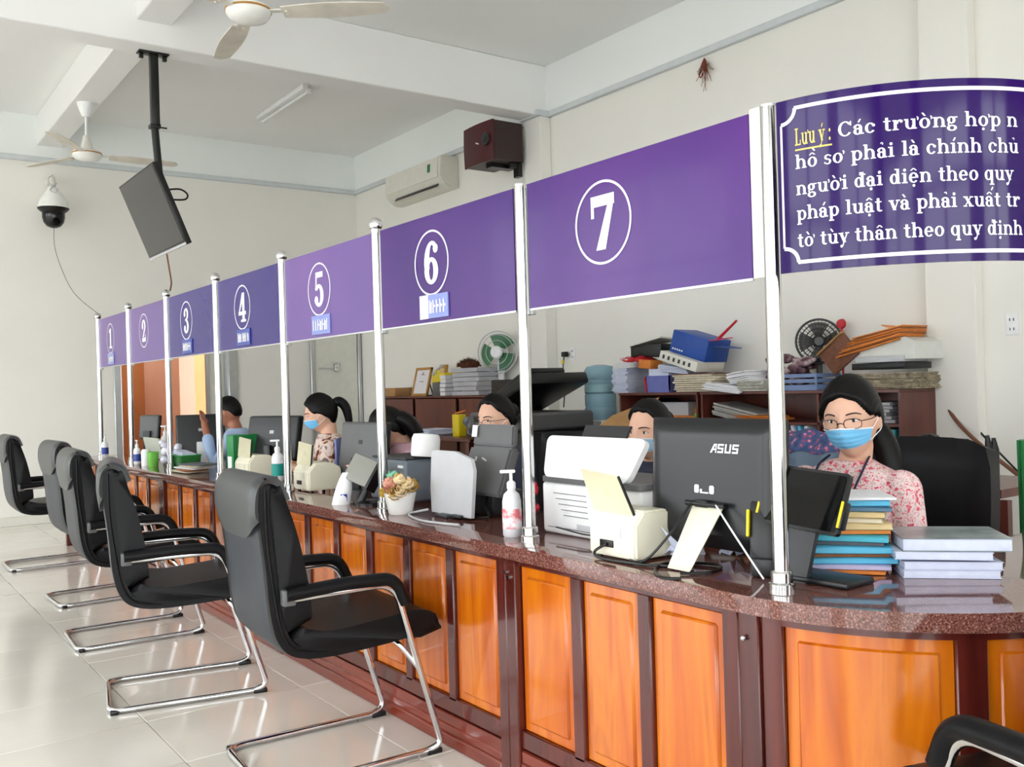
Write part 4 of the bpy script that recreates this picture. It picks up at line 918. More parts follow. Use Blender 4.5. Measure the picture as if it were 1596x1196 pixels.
obj('blue_print', box(B(), (-0.026, -0.015, 0.03), (0.006, 0.03, 0.04), rotm(0, -10, 0)), BLUEP, T)
q = at(524, 752, X=2.24); o = obj('blue_folder', box(B(), (0, 0, 0.13), (0.22, 0.012, 0.26), rotm(0, 0, 56), 0.003), BLUEL); o.location = (2.36, 4.99, ZT); tag(o, 'pale blue folder standing upright beside the woman in floral blouse', 'folder')
GM = 'monitors seen from behind along the counter'
monitor('grey monitor seen from behind, left of the flower pot', (2.28, 4.55, ZT), RZ+8, 0.40, 0.29, 0.075, MIDG, 8, DARKG, DARKG, GM)
monitor('dark grey monitor before the man in the light blue shirt', (2.34, 5.98, ZT), RZ+26, 0.44, 0.30, 0.085, DARKG, 12, BLACKP, PALEG, GM)
monitor('slim dark monitor with small white stand beside the green basket', (2.27, 7.20, ZT), RZ+74, 0.36, 0.33, 0.06, DARKG, 14, WHITEP, PALEG, GM)
monitor('small grey monitor farthest down the counter', (2.33, at(232, 655, X=2.33).y, ZT), RZ+40, 0.20, 0.22, 0.14, MIDG, 8, DARKG, None, GM)
o = obj('divider_card', box(B(), (0, 0, 0.09), (0.012, 0.46, 0.18), rotm(0, -12, 0), 0.003), mat('pale_green_board', (196, 202, 188), 0.6)); o.location = (2.20, 8.27, ZT); tag(o, 'pale green board standing before the farthest monitor', 'board')
# far desk goods
o = thing('green_cup', 'light green cup standing at the third farthest pole', 'cup', (1.96, 7.38, ZT)); obj('cup', lathe(B(), [(0, 0), (0.036, 0), (0.042, 0.11), (0.039, 0.11), (0.034, 0.006), (0, 0.006)]), LGREEN, o)
o = thing('white_jar', 'white jar beside the light green cup', 'jar', (1.94, 7.50, ZT)); obj('jar', lathe(B(), [(0, 0), (0.035, 0), (0.035, 0.11), (0.025, 0.125), (0, 0.125)]), WHITEP, o)
b = B(); rr = random.Random(9)
for k in range(16): ell(b, (rr.uniform(-.06, .06), rr.uniform(-.12, .12), rr.uniform(.03, .17)), (rr.uniform(.02, .04), rr.uniform(.03, .05), rr.uniform(.02, .04)), rotm(rr.uniform(0, 90), rr.uniform(0, 90), 0), 10, 7)
T = thing('plastic_bag', 'crumpled white plastic bag behind the light green cup', 'bag', (2.08, 7.30, ZT)); obj('bag', b, mat('bag_film', (228, 230, 242), 0.35), T, ang=20)
T = thing('green_basket', 'dark green plastic basket beside the slim dark monitor', 'basket', (2.06, 6.92, ZT), 0)
b = B(); prism(b, rrect(-0.08, 0.08, -0.14, 0.14, 0.02), lambda u, v: Vector((u*.9, v*.9, 0)), lambda u, v: Vector((u, v, 0.1))); obj('bin', b, DGREEN, T)
obj('rim', tube(B(), [(x, y, 0.1) for x, y in rrect(-0.08, 0.08, -0.14, 0.14, 0.02)], 0.005, 6, True), GREEN, T)
obj('papers', (lambda b: (box(b, (0, 0.02, 0.11), (0.10, 0.2, 0.03), rotm(6, 8, 5)), b)[-1])(B()), PAPERB, T)
for k in range(5):
    o = obj('document_sheaf', box(B(), (0, 0, 0.006), (0.16, 0.30, 0.010), None, 0.002), [PAPERT, FBROWN, PAPER, PAPERT, FGREY][k]); o.location = (2.0+0.01*k, 6.62-0.02*k, ZT+0.012*k); o.rotation_euler = (0, 0, D2R([4, -6, 8, -3, 12][k]))
    tag(o, 'thin document sheaf, %s of the pile below the slim dark monitor' % ['bottom', 'second from bottom', 'middle', 'second from top', 'top'][k], 'document', 'document sheaves under the slim monitor')
T = thing('green_box_file', 'bright green box file behind the pale note detector', 'box file', (2.22, 6.13, ZT), RZ+10); obj('file', box(B(), (0, 0, 0.13), (0.09, 0.22, 0.26), None, 0.004), GREEN, T); obj('label', box(B(), (0.0, -0.111, 0.07), (0.05, 0.003, 0.10)), PRINTW, T)
T = thing('gift_bag', 'small red and white patterned bag behind the dark monitor', 'bag', (2.62, 6.42, 0.82), RZ); b = B(); quadslab(b, [(-0.08, 0, 0), (0.08, 0, 0), (0.09, 0, 0.24), (-0.10, 0, 0.32)], 0.05, (0, 1, 0)); obj('bag', b, FILTER, T)
T = thing('desk', 'low work desk behind the counter under the patterned bag', 'desk', (2.72, 6.3, 0)); obj('top', bx(B(), -0.2, 0.35, -0.35, 0.35, 0.79, 0.82, 0.004), CABW, T)
for sx, sy in ((-.18, -.32), (.32, -.32), (-.18, .32), (.32, .32)): obj('leg', box(B(), (sx, sy, 0.395), (0.04, 0.04, 0.79), None, 0.003), CABW, T)
T = thing('flower_figurine', 'small metal figurine on the counter by the fifth pole', 'figurine', (1.93, 4.90, ZT)); b = B()
lathe(b, [(0, 0), (.02, 0), (.02, .006), (.006, .01), (.006, .05), (0, .05)], n=12)
for k in range(5): ell(b, (.014*math.cos(k*1.26), .014*math.sin(k*1.26), .065), (.012, .012, .016), u=8, v=6)
obj('figurine', b, mat('tarnished_metal', (110, 104, 90), 0.4, 0.6), T)
for k, (px, py) in enumerate(((121, 712), (139, 718))):
    q = at(px, py, X=1.75); T = thing('wooden_newel', ['wooden newel post at the far counter end, left one', 'wooden newel post at the far counter end, right one'][k], 'post', (1.72+0.04*k, [9.33, 8.95+0.33][k], 0))
    obj('shaft', box(B(), (0, 0, 0.4), (0.05, 0.05, 0.80), None, 0.004), WOODF, T); obj('cap', lathe(B(), [(0, 0.80), (0.03, 0.80), (0.034, 0.82), (0.03, 0.85), (0.02, 0.86), (0, 0.86)]), WOODB, T)
# tablet on its stand at the nearest pole
T = thing('tablet_stand', 'black tablet with yellow clips on a tilted stand behind the nearest pole', 'tablet', (2.09, at(1258, 880, X=2.09).y, ZT), RZ+3)
MT = Matrix.Translation((0, -0.0, 0.20)) @ rotm(-20, 4, 0)
b = B(); prism(b, rrect(-0.125, 0.115, -0.07, 0.095, 0.01), lambda u, v: Vector((u, -0.008, v)), lambda u, v: Vector((u, 0.008, v))); b.transform(MT); obj('tablet', b, BLACKP, T)
b = B(); prism(b, rrect(-0.117, 0.107, -0.062, 0.087, 0.006), lambda u, v: Vector((u, -0.0095, v)), lambda u, v: Vector((u, -0.0085, v))); b.transform(MT); obj('screen', b, BLACKG, T)
for s in (-0.128, 0.118):
    b = B(); box(b, (s, -0.004, -0.015), (0.016, 0.03, 0.075), None, 0.006); b.transform(MT); c_ = obj('clip', b, BLACKP, T)
    b = B(); box(b, (s, -0.02, -0.015), (0.007, 0.006, 0.07), None, 0.002); b.transform(MT); obj('yellow_strip', b, YELLOW, c_)
b = B(); quadslab(b, [(-0.075, -0.055, 0.0), (0.03, -0.055, 0.0), (0.045, 0.0, 0.19), (-0.06, 0.0, 0.19)], 0.016, (0, 1, -.3)); obj('stand_leg', b, DARKG, T)
obj('stand_base', (lambda b: (box(b, (0.04, 0.01, 0.008), (0.22, 0.13, 0.016), None, 0.005), b)[-1])(B()), BLACKP, T)
# small yellow-edged terminal between computer and pole
T = thing('card_terminal', 'small black terminal with a yellow edge between computer and nearest pole', 'terminal', (2.05, at(1188, 800, X=2.05).y, ZT), RZ+30)
b = B(); box(b, (0, 0.01, 0.12), (0.07, 0.03, 0.16), rotm(-14, 0, 0), 0.008); obj('body', b, BLACKP, T)
b = B(); box(b, (-0.038, 0.0, 0.14), (0.008, 0.03, 0.075), rotm(-14, 0, 0), 0.003); obj('yellow_edge', b, YELLOW, T)
obj('stand', box(B(), (0, 0.0, 0.025), (0.06, 0.07, 0.05), None, 0.008), DARKG, T)
# stack of document folders
q0 = at(1340, 900, Z=ZT)
cols = [('orange', FORANGE), ('lilac', mat('lilac_folder', (188, 182, 214), .55)), ('sky blue', FBLUE), ('brown', FBROWN), ('sky blue', FBLUE), ('grey', FGREY), ('turquoise', mat('turquoise_folder', (72, 178, 200), .5)), ('orange', FORANGE), ('manila', FTAN),
        ('pale', mat('ivory_folder', (226, 214, 186), .6)), ('manila', FTAN), ('blue-grey', mat('bluegrey_folder', (84, 120, 146), .6)), ('sky blue', FBLUE), ('white', PAPER)]
th = [.008, .012, .015, .011, .017, .010, .015, .012, .017, .010, .015, .010, .017, .007]
z = ZT+0.001; rr = random.Random(4)
ords = ['bottom', 'second', 'third', 'fourth', 'fifth', 'sixth', 'seventh', 'eighth', 'ninth', 'tenth', 'eleventh', 'twelfth', 'thirteenth', 'top']
for k, ((cn, m), t) in enumerate(zip(cols, th)):
    rz = -52+rr.uniform(-9, 9); cx, cy = q0.x+0.085+rr.uniform(-.012, .012), q0.y+0.115+rr.uniform(-.012, .012)
    T = thing('document_folder', '%s document folder, %s from the bottom of the stack before the bespectacled clerk' % (cn, ords[k]) if 0 < k < 13 else '%s document folder, %s of the stack before the bespectacled clerk' % (cn, ords[k]), 'folder', (cx, cy, z), rz, 'document folders stacked before the bespectacled clerk')
    L_, D_ = 0.235, 0.19
    sag = rr.uniform(0, .006)
    b = B()
    def cov(u, v, t=t, sag=sag, D_=D_, L_=L_):
        # wraps spine at -Y (towards the public)
        p = [(D_/2, 0), (-D_/2+0.004, 0), (-D_/2, t*0.15), (-D_/2, t*0.85), (-D_/2+0.004, t), (D_/2, t)]
        i = v*5; j = min(int(i), 4); a, c = p[j], p[j+1]; y = a[0]+(c[0]-a[0])*(i-j); zz = a[1]+(c[1]-a[1])*(i-j)
        return Vector(((u-.5)*L_, y, zz+(0.004*math.sin(u*3.1) if v > .5 else 0)*0.5))
    gridsurf(b, cov, 6, 15, 0.0012); obj('cover', b, m, T, ang=40)
    b = B()
    nl = max(2, int(t/0.004))
    for i in range(nl): box(b, (rr.uniform(-.004, .010), 0.006+rr.uniform(0, .008), t*(i+.5)/nl), (L_*0.97, D_*0.94, t/nl*0.72), rotm(0, 0, rr.uniform(-2, 2)))
    obj('papers', b, [PAPER, PAPERT, FBROWN, PAPERB][k % 4], T)
    z += t+0.0022
# books right of the folders
q1 = at(1487, 905, Z=ZT)
bk = [('white-edged bound book at the bottom of the right-hand pile', 0.24, 0.17, 0.021), ('white-edged bound book, second from bottom of the right-hand pile', 0.245, 0.175, 0.021), ('white-edged bound book just under the large grey-covered volume', 0.24, 0.18, 0.02), ('large thick grey-covered volume on top of the right-hand book pile', 0.27, 0.21, 0.034)]
z = ZT+0.001; bx_, by_ = q1.x+0.075, q1.y+0.070
for k, (lb, L_, D_, t) in enumerate(bk):
    T = thing('bound_book', lb, 'book', (bx_+[0, .004, -.015, .02][k], by_+[0, .0, .01, .0][k], z), -47+[0, 1, -2, 0][k], 'bound books piled on the counter')
    obj('page_block', box(B(), (0, 0, t/2), (L_*0.98, D_*0.98, t-0.004), None, 0.001), PAPERB, T)
    cm = mat('marbled_cover', (128, 138, 140), 0.25, noise=(9, 0.35)) if k == 3 else PAPERB
    for zz in (0.001, t-0.001): obj('cover', box(B(), (0, 0, zz), (L_, D_, 0.002)), cm, T)
    z += t+(0.007 if k == 1 else 0.001)

# ------------------------------------------------------------------ people
def gs(x, s): return math.exp(-(x/s)**2)
def sst(a, b, x):
    t = max(0.0, min(1.0, (x-a)/(b-a))); return t*t*(3-2*t)
def headpt(d, detail=True):
    """unit direction (x right, y forward, z up) -> point on the head surface"""
    x, y, z = d
    px, py, pz = x*0.074, y*0.094, z*0.118
    t = max(0.0, -z)
    px *= 1-0.30*t**1.6
    if y < 0: py *= 1-0.42*t**1.2
    else: py *= 1-0.06*t
    if z > 0: px *= 1+0.02*z
    if y > 0.2 and detail:
        f = sst(0.2, 0.6, y)
        py += f*(0.021*gs(px, 0.0105)*gs(pz+0.034, 0.015)+0.012*gs(px, 0.009)*gs(pz+0.010, 0.024)
                 - 0.009*gs(abs(px)-0.032, 0.015)*gs(pz-0.004, 0.012)+0.003*gs(pz-0.024, 0.010)
                 + 0.004*gs(abs(px)-0.042, 0.02)*gs(pz+0.03, 0.022)+0.006*gs(px, 0.018)*gs(pz+0.066, 0.008)+0.005*gs(px, 0.02)*gs(pz+0.098, 0.014))
    return Vector((px, py, pz))
def sph(nu, nv):
    for j in range(nv+1):
        th_ = math.pi*j/nv
        for i in range(nu):
            a = 2*math.pi*i/nu
            yield (math.sin(th_)*math.sin(a), math.sin(th_)*math.cos(a), math.cos(th_))
def sphmesh(bm, f, nu, nv, M):
    vs_ = [bm.verts.new(M @ f(d)) for d in sph(nu, nv)]
    for j in range(nv):
        for i in range(nu):
            a, b_, c, d = vs_[j*nu+i], vs_[j*nu+(i+1) % nu], vs_[(j+1)*nu+(i+1) % nu], vs_[(j+1)*nu+i]
            try: bm.faces.new((a, d, c, b_))
            except ValueError: pass
    bmesh.ops.remove_doubles(bm, verts=vs_, dist=1e-5)
def loft(bm, rings, n=28):
    R_ = []
    for (c, hw, hd) in rings:
        c = Vector(c); ring = []
        for k in range(n):
            a = 2*math.pi*k/n; ca, sa = math.cos(a), math.sin(a); e = 0.8
            ring.append(bm.verts.new(c+Vector((hw*math.copysign(abs(ca)**e, ca), hd*math.copysign(abs(sa)**e, sa), 0))))
        R_.append(ring)
    ring_faces(bm, R_)
def remesh_obj(name, bm, m, parent, vox, smooth=4):
    bmesh.ops.recalc_face_normals(bm, faces=bm.faces)
    me = bpy.data.meshes.new(name+'_src'); bm.to_mesh(me); bm.free()
    o = bpy.data.objects.new(name+'_src', me); C.objects.link(o)
    md = o.modifiers.new('r', 'REMESH'); md.mode = 'VOXEL'; md.voxel_size = vox; md.use_smooth_shade = True
    ms = o.modifiers.new('s', 'SMOOTH'); ms.iterations = smooth; ms.factor = 0.5
    dg = bpy.context.evaluated_depsgraph_get(); dg.update()
    nm = bpy.data.meshes.new_from_object(o.evaluated_get(dg)); bpy.data.objects.remove(o); bpy.data.meshes.remove(me)
    for p in nm.polygons: p.use_smooth = True
    nm.materials.clear(); nm.materials.append(m)
    r = bpy.data.objects.new(name, nm); C.objects.link(r); r.parent = parent; nm.name = name
    return r
def limb(bm, pts, rr, n=14):
    tube(bm, pts, rr, n)
    for p, r in zip(pts, rr): ell(bm, p, r*0.995, u=14, v=10)
def hand(bm, wrist, fwd, side, s=1):
    """palm, four fingers of unequal length with a bend, thumb from the side of the palm"""
    f = Vector(fwd).normalized(); sd = Vector((side, 0, 0)); sd = (sd-f*sd.dot(f)).normalized(); up = Vector((0, 0, 1))
    w_ = Vector(wrist); pc = w_+f*0.045
    M = Matrix((sd, f, sd.cross(f))).transposed().to_4x4()
    ell(bm, pc, (0.040, 0.052, 0.016), M, 14, 10)
    for k, (o_, L_) in enumerate(((-0.027, 0.058), (-0.009, 0.07), (0.010, 0.066), (0.027, 0.052))):
        p0 = pc+f*0.035+sd*o_; p1 = p0+f*L_*0.5+up*0.006; p2 = p0+f*L_*0.95-up*0.012
        limb(bm, [p0, p1, p2], [0.0095, 0.0085, 0.007], 8)
    t0 = pc-f*0.01-sd*0.033; limb(bm, [t0, t0-sd*0.022+f*0.022, t0-sd*0.022+f*0.05], [0.011, 0.0095, 0.008], 8)
def person(label, loc, face_xy, head_w, head_dir, pitch, roll, shirt, skin=SKIN, mask=None, hair='pony', glasses=False, vox=0.0065, hscale=1.0, arms=None, lanyard=False, sleeve=0.62, brows=True, zo=0.188):
    yaw = math.degrees(math.atan2(-face_xy[0], face_xy[1]))
    T = thing('person', label, 'person', (loc[0], loc[1], 0), yaw)
    Rz = Matrix.Rotation(-D2R(yaw), 4, 'Z')
    hl = Rz @ (Vector(head_w)-Vector((loc[0], loc[1], 0)))          # head centre in body frame
    hy = math.degrees(math.atan2(-head_dir[0], head_dir[1]))-yaw
    HM = Matrix.Translation(hl) @ Matrix.Rotation(D2R(hy), 4, 'Z') @ rotm(pitch, roll, 0) @ Matrix.Scale(hscale, 4)
    base = HM @ Vector((0, -0.025, -0.085))
    zs = hl.z-zo*hscale                       # shoulder line
    lean = hl.y*0.6
    def sp(z): return lean*max(0, (z-0.5)/max(0.1, zs-0.5))     # spine leans towards the head
    rings = [((0, 0, 0.46), 0.165, 0.115), ((0, 0, 0.52), 0.172, 0.125), ((0, sp(.62), 0.62), 0.150, 0.108), ((0, sp(.74), 0.74), 0.142, 0.10), ((0, sp(zs-.12), zs-0.12), 0.160, 0.108), ((0, sp(zs-.03), zs-0.03), 0.168, 0.092), ((0, sp(zs), zs+0.015), 0.135, 0.074), ((0, sp(zs), zs+0.045), 0.07, 0.055)]
    sh = {s: Vector((s*0.165, sp(zs), zs-0.02)) for s in (-1, 1)}
    el_ = {s: Vector((s*0.215, sp(zs)+0.03, zs-0.26)) for s in (-1, 1)}; wr = {s: Vector((s*0.12, sp(zs)+0.22, max(0.87, zs-0.20))) for s in (-1, 1)}
    if arms:
        for s, (e, w_) in arms.items(): el_[s] = Vector(e); wr[s] = Vector(w_)
    b = B(); loft(b, rings)
    limb(b, [(0, sp(zs)-0.005, zs), tuple(base)], [0.055, 0.05])
    sphmesh(b, headpt, 72, 54, HM)
    for s in (-1, 1):
        ell(b, HM @ Vector((s*0.076, -0.008, -0.006)), (0.009*hscale, 0.019*hscale, 0.032*hscale), HM.to_3x3().normalized().to_4x4() @ rotm(0, 0, s*-20), 12, 10)
        limb(b, [sh[s], el_[s], wr[s]], [0.05, 0.038, 0.026]); hand(b, wr[s], wr[s]-el_[s], s)
        limb(b, [(s*0.09, 0.0, 0.52), (s*0.10, 0.42, 0.53), (s*0.10, 0.38, 0.09)], [0.085, 0.058, 0.036]); ell(b, (s*0.10, 0.44, 0.04), (0.045, 0.12, 0.038))
    remesh_obj('body', b, skin, T, vox, 3)
    # clothing
    b = B(); loft(b, [((c[0], c[1], c[2]-(0.004 if i == 7 else 0)), hw+0.012+(0.014 if i in (2, 3) else 0), hd+0.012) for i, (c, hw, hd) in enumerate(rings[:7])]+[((0, sp(zs), zs+0.03), 0.145, 0.086), ((0, sp(zs), zs+0.055), 0.088, 0.072), ((0, sp(zs), zs+0.068), 0.066, 0.064)])
    for s in (-1, 1):
        se = sh[s].lerp(el_[s], 1.0); sw = el_[s].lerp(wr[s], sleeve)
        limb(b, [sh[s], se, sw], [0.062, 0.052, 0.044])
    remesh_obj('shirt', b, shirt, T, vox*1.15, 5)
    b = B(); ell(b, (0, 0.0, 0.50), (0.19, 0.15, 0.09))
    for s in (-1, 1): limb(b, [(s*0.09, 0.0, 0.52), (s*0.10, 0.42, 0.53), (s*0.10, 0.38, 0.12)], [0.097, 0.07, 0.05])
    remesh_obj('trousers', b, TROUS, T, 0.014, 3)
    # hair: an offset of the head surface that dives below the skin at the hairline
    def hairf(d, extra=0.0):
        x, y, z = d; a = abs(math.degrees(math.atan2(x, y)))
        line = 0.60-0.10*sst(0, 35, a)-0.42*sst(30, 68, a)-0.30*sst(75, 100, a)-0.42*sst(100, 150, a)
        if hair == 'short': line += 0.10+0.22*sst(60, 110, a)
        if hair == 'long': line -= 0.06
        if hair == 'bun': line += 0.12*(1-sst(20, 70, a))+0.30*gs(a-62, 26)
        hsm = sst(line-0.05, line+0.06, z)
        off = -0.010+(0.024 if hair != 'short' else 0.018)*hsm
        p = headpt(d, False); n_ = Vector((d[0]/0.074, d[1]/0.094, d[2]/0.118)).normalized()
        off += 0.0016*math.sin(x*70+z*12)*hsm
        if hair in ('pony', 'long'): off -= 0.004*gs(x-0.05, 0.03)*hsm*(1 if y > -0.3 else 0)
        return p+n_*off
    b = B(); sphmesh(b, hairf, 84, 60, HM); H_ = obj('hair', b, HAIR, T, ang=80)
    if hair == 'pony':
        pts = [HM @ Vector(p) for p in ((0, -0.085, 0.035), (0, -0.125, 0.045), (0, -0.155, 0.0), (0, -0.155, -0.08), (0.0, -0.14, -0.17))]
        obj('ponytail', tube(B(), smooth_path(pts, 5), [0.016+0.016*math.sin(math.pi*min(1, 0.15+i/20*0.9)) for i in range(21)], 14), HAIR, H_)
        obj('hair_tie', tube(B(), [HM @ Vector((0.024*math.cos(a), -0.108, 0.042+0.024*math.sin(a))) for a in [k*0.52 for k in range(12)]], 0.006*hscale, 6, True), BLACKP, H_)
    if hair == 'lowpony':
        pts = [HM @ Vector(p) for p in ((0.0, -0.08, -0.02), (-0.035, -0.105, -0.06), (-0.06, -0.10, -0.12), (-0.07, -0.085, -0.18), (-0.07, -0.07, -0.235))]
        obj('ponytail', tube(B(), smooth_path(pts, 5), [0.022+0.020*math.sin(math.pi*min(1, 0.2+i/20*0.7)) for i in range(21)], 14), HAIR, H_)
    if hair == 'long':
        for k, xo in enumerate((-0.05, 0.0, 0.05)):
            pts = [HM @ Vector(p) for p in ((xo, -0.075, 0.03), (xo*1.1, -0.105, -0.03), (xo*1.1, -0.11, -0.10), (xo*0.9, -0.10, -0.17))]
            obj('hair_lock', tube(B(), smooth_path(pts, 5), [0.03+0.016*math.sin(math.pi*min(1, 0.2+i/15*0.8)) for i in range(16)], 12), HAIR, H_)
    if hair == 'bun': obj('bun', ell(B(), HM @ Vector((0, -0.105, 0.035)), 0.038, u=18, v=12), HAIR, H_)
    # eyes, brows, lips
    for s in (-1, 1):
        ey = HM @ Vector((s*0.031, headpt(Vector((s*0.42, 0.9, 0.03)).normalized()).y-0.0015, 0.003)); R3 = HM.to_3x3().normalized().to_4x4()
        e = obj('eye', ell(B(), ey, (0.0135*hscale, 0.007, 0.0052*hscale), R3 @ rotm(0, s*-4, s*-18), 14, 10), SCLERA, T)
        obj('iris', ell(B(), ey+R3 @ Vector((0, 0.0042, 0.0)), (0.0052*hscale, 0.0042, 0.0050*hscale), R3, 12, 8), IRIS, e)
        lid = [HM @ (Vector((s*(0.031+dx), headpt(Vector((s*(0.42+dx*12), 0.9, 0.05)).normalized()).y+0.003-abs(dx)*0.25, 0.0085-dx*dx*26))) for dx in (-0.014, -0.008, 0, 0.008, 0.015)]
        obj('eyelid_line', tube(B(), smooth_path(lid, 3), 0.0013*hscale, 5), HAIR, e)
        if brows:
            br = []
            for dx, dz in ((-0.017, 0.021), (-0.006, 0.0245), (0.008, 0.0245), (0.019, 0.019)):
                xx = 0.033+dx; d_ = Vector((s*xx/0.074, math.sqrt(max(0.05, 1-(xx/0.074)**2-(dz/0.118)**2)), dz/0.118)); pt = headpt(d_); br.append(HM @ (pt+Vector((0, 0.0015, 0))))
            obj('eyebrow', tube(B(), smooth_path(br, 3), [0.0012+0.0016*math.sin(math.pi*min(1, .25+i/9*.7)) for i in range(10)], 6), mat('brow_hair', (70, 52, 46), 0.8), T)
    if not mask:
        lp = [HM @ (headpt(Vector((dx/0.06, 0.9, -0.56)).normalized())+Vector((0, 0.003, 0))) for dx in (-0.02, -0.01, 0, 0.01, 0.02)]
        obj('lips', tube(B(), smooth_path(lp, 3), 0.0035, 6), LIP, T)
    if mask:
        def mk(u, v):
            a = (u-0.5)*2; az = a*D2R(66); pz = -0.016-0.086*v-0.010*abs(a)*(1-v)+0.028*abs(a)**2*v
            d_ = Vector((math.sin(az), math.cos(az), pz/0.118*1.02)).normalized(); p = headpt(d_, False)
            off = 0.006+0.016*gs(a, 0.34)*gs(v-0.22, 0.42)+0.010*gs(a, 0.5)*gs(v-0.75, 0.35)+0.0012*math.sin(v*26)*gs(a, 0.7)
            n_ = Vector((d_.x, d_.y, 0)).normalized()
            return HM @ (p+n_*off)
        mo = obj('face_mask', gridsurf(B(), mk, 26, 20, 0.0015), mask, T, ang=70)
        tp = [mk(i/16, 0.0)+HM.to_3x3() @ Vector((0, 0.0015, 0.001)) for i in range(17)]
        obj('mask_edge', tube(B(), tp, 0.0026*hscale, 6), MASKW, mo)
        for s in (0, 1):
            e0, e1 = mk(s, 0.05), mk(s, 0.92); er = HM @ Vector(((1 if s else -1)*0.080, -0.012, 0.012)); er2 = HM @ Vector(((1 if s else -1)*0.080, -0.014, -0.03))
            obj('ear_loop', tube(B(), smooth_path([e0, e0.lerp(er, .55)+(HM.to_3x3() @ Vector(((1 if s else -1)*0.004, 0, 0.003))), er, er2, e1.lerp(er2, .4)+(HM.to_3x3() @ Vector(((1 if s else -1)*0.004, 0, 0))), e1], 4), 0.0016, 5), MASKW, mo)
    if glasses:
        G = None
        for s in (-1, 1):
            pts = []
            for k in range(20):
                a = 2*math.pi*k/20; ca, sa = math.cos(a), math.sin(a)
                pts.append(HM @ Vector((s*0.033+0.024*math.copysign(abs(ca)**.75, ca), 0.101-0.012*abs(s*0.033+0.024*ca)/0.057, -0.004+0.0145*math.copysign(abs(sa)**.75, sa))))
            g_ = obj('glasses_rim', tube(B(), pts, 0.0011*hscale, 6, True), BLACKP, T if G is None else G)
            if G is None: G = g_
            obj('temple', tube(B(), [HM @ Vector((s*0.057, 0.089, 0.003)), HM @ Vector((s*0.077, 0.06, 0.004)), HM @ Vector((s*0.083, -0.005, 0.008))], 0.0014*hscale, 6), BLACKP, G)
        obj('bridge', tube(B(), [HM @ Vector((-0.011, 0.100, -0.004)), HM @ Vector((0, 0.104, 0.001)), HM @ Vector((0.011, 0.100, -0.004))], 0.0014*hscale, 6), BLACKP, G)
    if lanyard:
        fy = sp(zs)+0.115
        obj('lanyard', (lambda b: [tube(b, smooth_path([(s*0.068, sp(zs)+0.01, zs+0.080), (s*0.078, sp(zs)+0.078, zs+0.040), (s*0.056, fy+0.008, zs-0.05), (s*0.014, fy+0.024, zs-0.19)], 6), 0.004, 6) for s in (-1, 1)] and b)(B()), NAVY, T)
    return T
def hp(px, py, t): return at(px, py, t=t)
# clerk one: bespectacled woman in the pink floral blouse
h1 = hp(1327, 652, 3.0)
person('woman with glasses and blue face mask in pink floral blouse at the right', (h1.x+0.10, h1.y+0.04), (-0.99, -0.12), h1, (-0.96, -0.28), -6, 3, GARM1, SKIN, MASKM, 'lowpony', True, 0.0055, 1.08, lanyard=True)
h2 = hp(1013, 672, 3.75)
person('woman with pale blue mask between the white printer and the black computer', (h2.x+0.10, h2.y+0.02), (-1, -0.05), h2, (-0.99, -0.16), -4, 0, GARM2, SKIN, MASKL, 'bun', False, 0.0065, 1.0)
h3 = hp(773, 655, 4.55)
person('woman with dark hair and glasses behind the grey document scanner', (h3.x+0.12, h3.y+0.02), (-1, 0), h3, (-0.96, -0.12), -3, 0, GARM2, SKIN, MASKL, 'bun', True, 0.0075, 1.0)
h4 = hp(607, 668, 5.2)
person('woman in pink top bending her head behind the grey monitor', (h4.x+0.17, h4.y-0.13), (-0.9, 0.4), h4, (-0.85, 0.5), -30, 0, GARM4, SKIN, None, 'long', False, 0.0075, 1.0, zo=0.145)
h5 = hp(500, 645, 6.05)
person('woman with ponytail and blue mask in brown floral blouse, in profile', (h5.x+0.10, h5.y-0.06), (-0.9, 0.42), h5, (-0.90, 0.36), -14, 0, GARM5, SKIN, MASKM, 'pony', False, 0.008, 1.04)
h6 = hp(357, 643, 7.15)
person('man in light blue shirt with short black hair, looking away', (h6.x+0.12, h6.y-0.14), (-0.75, 0.66), h6, (-0.66, 0.75), -6, 0, GARM6, SKINB, None, 'short', False, 0.008, 1.0,
       arms={1: ((0.24, 0.16, 0.80), (0.20, 0.30, 0.90)), -1: ((-0.24, 0.20, 0.82), (-0.02, 0.36, 1.12))})
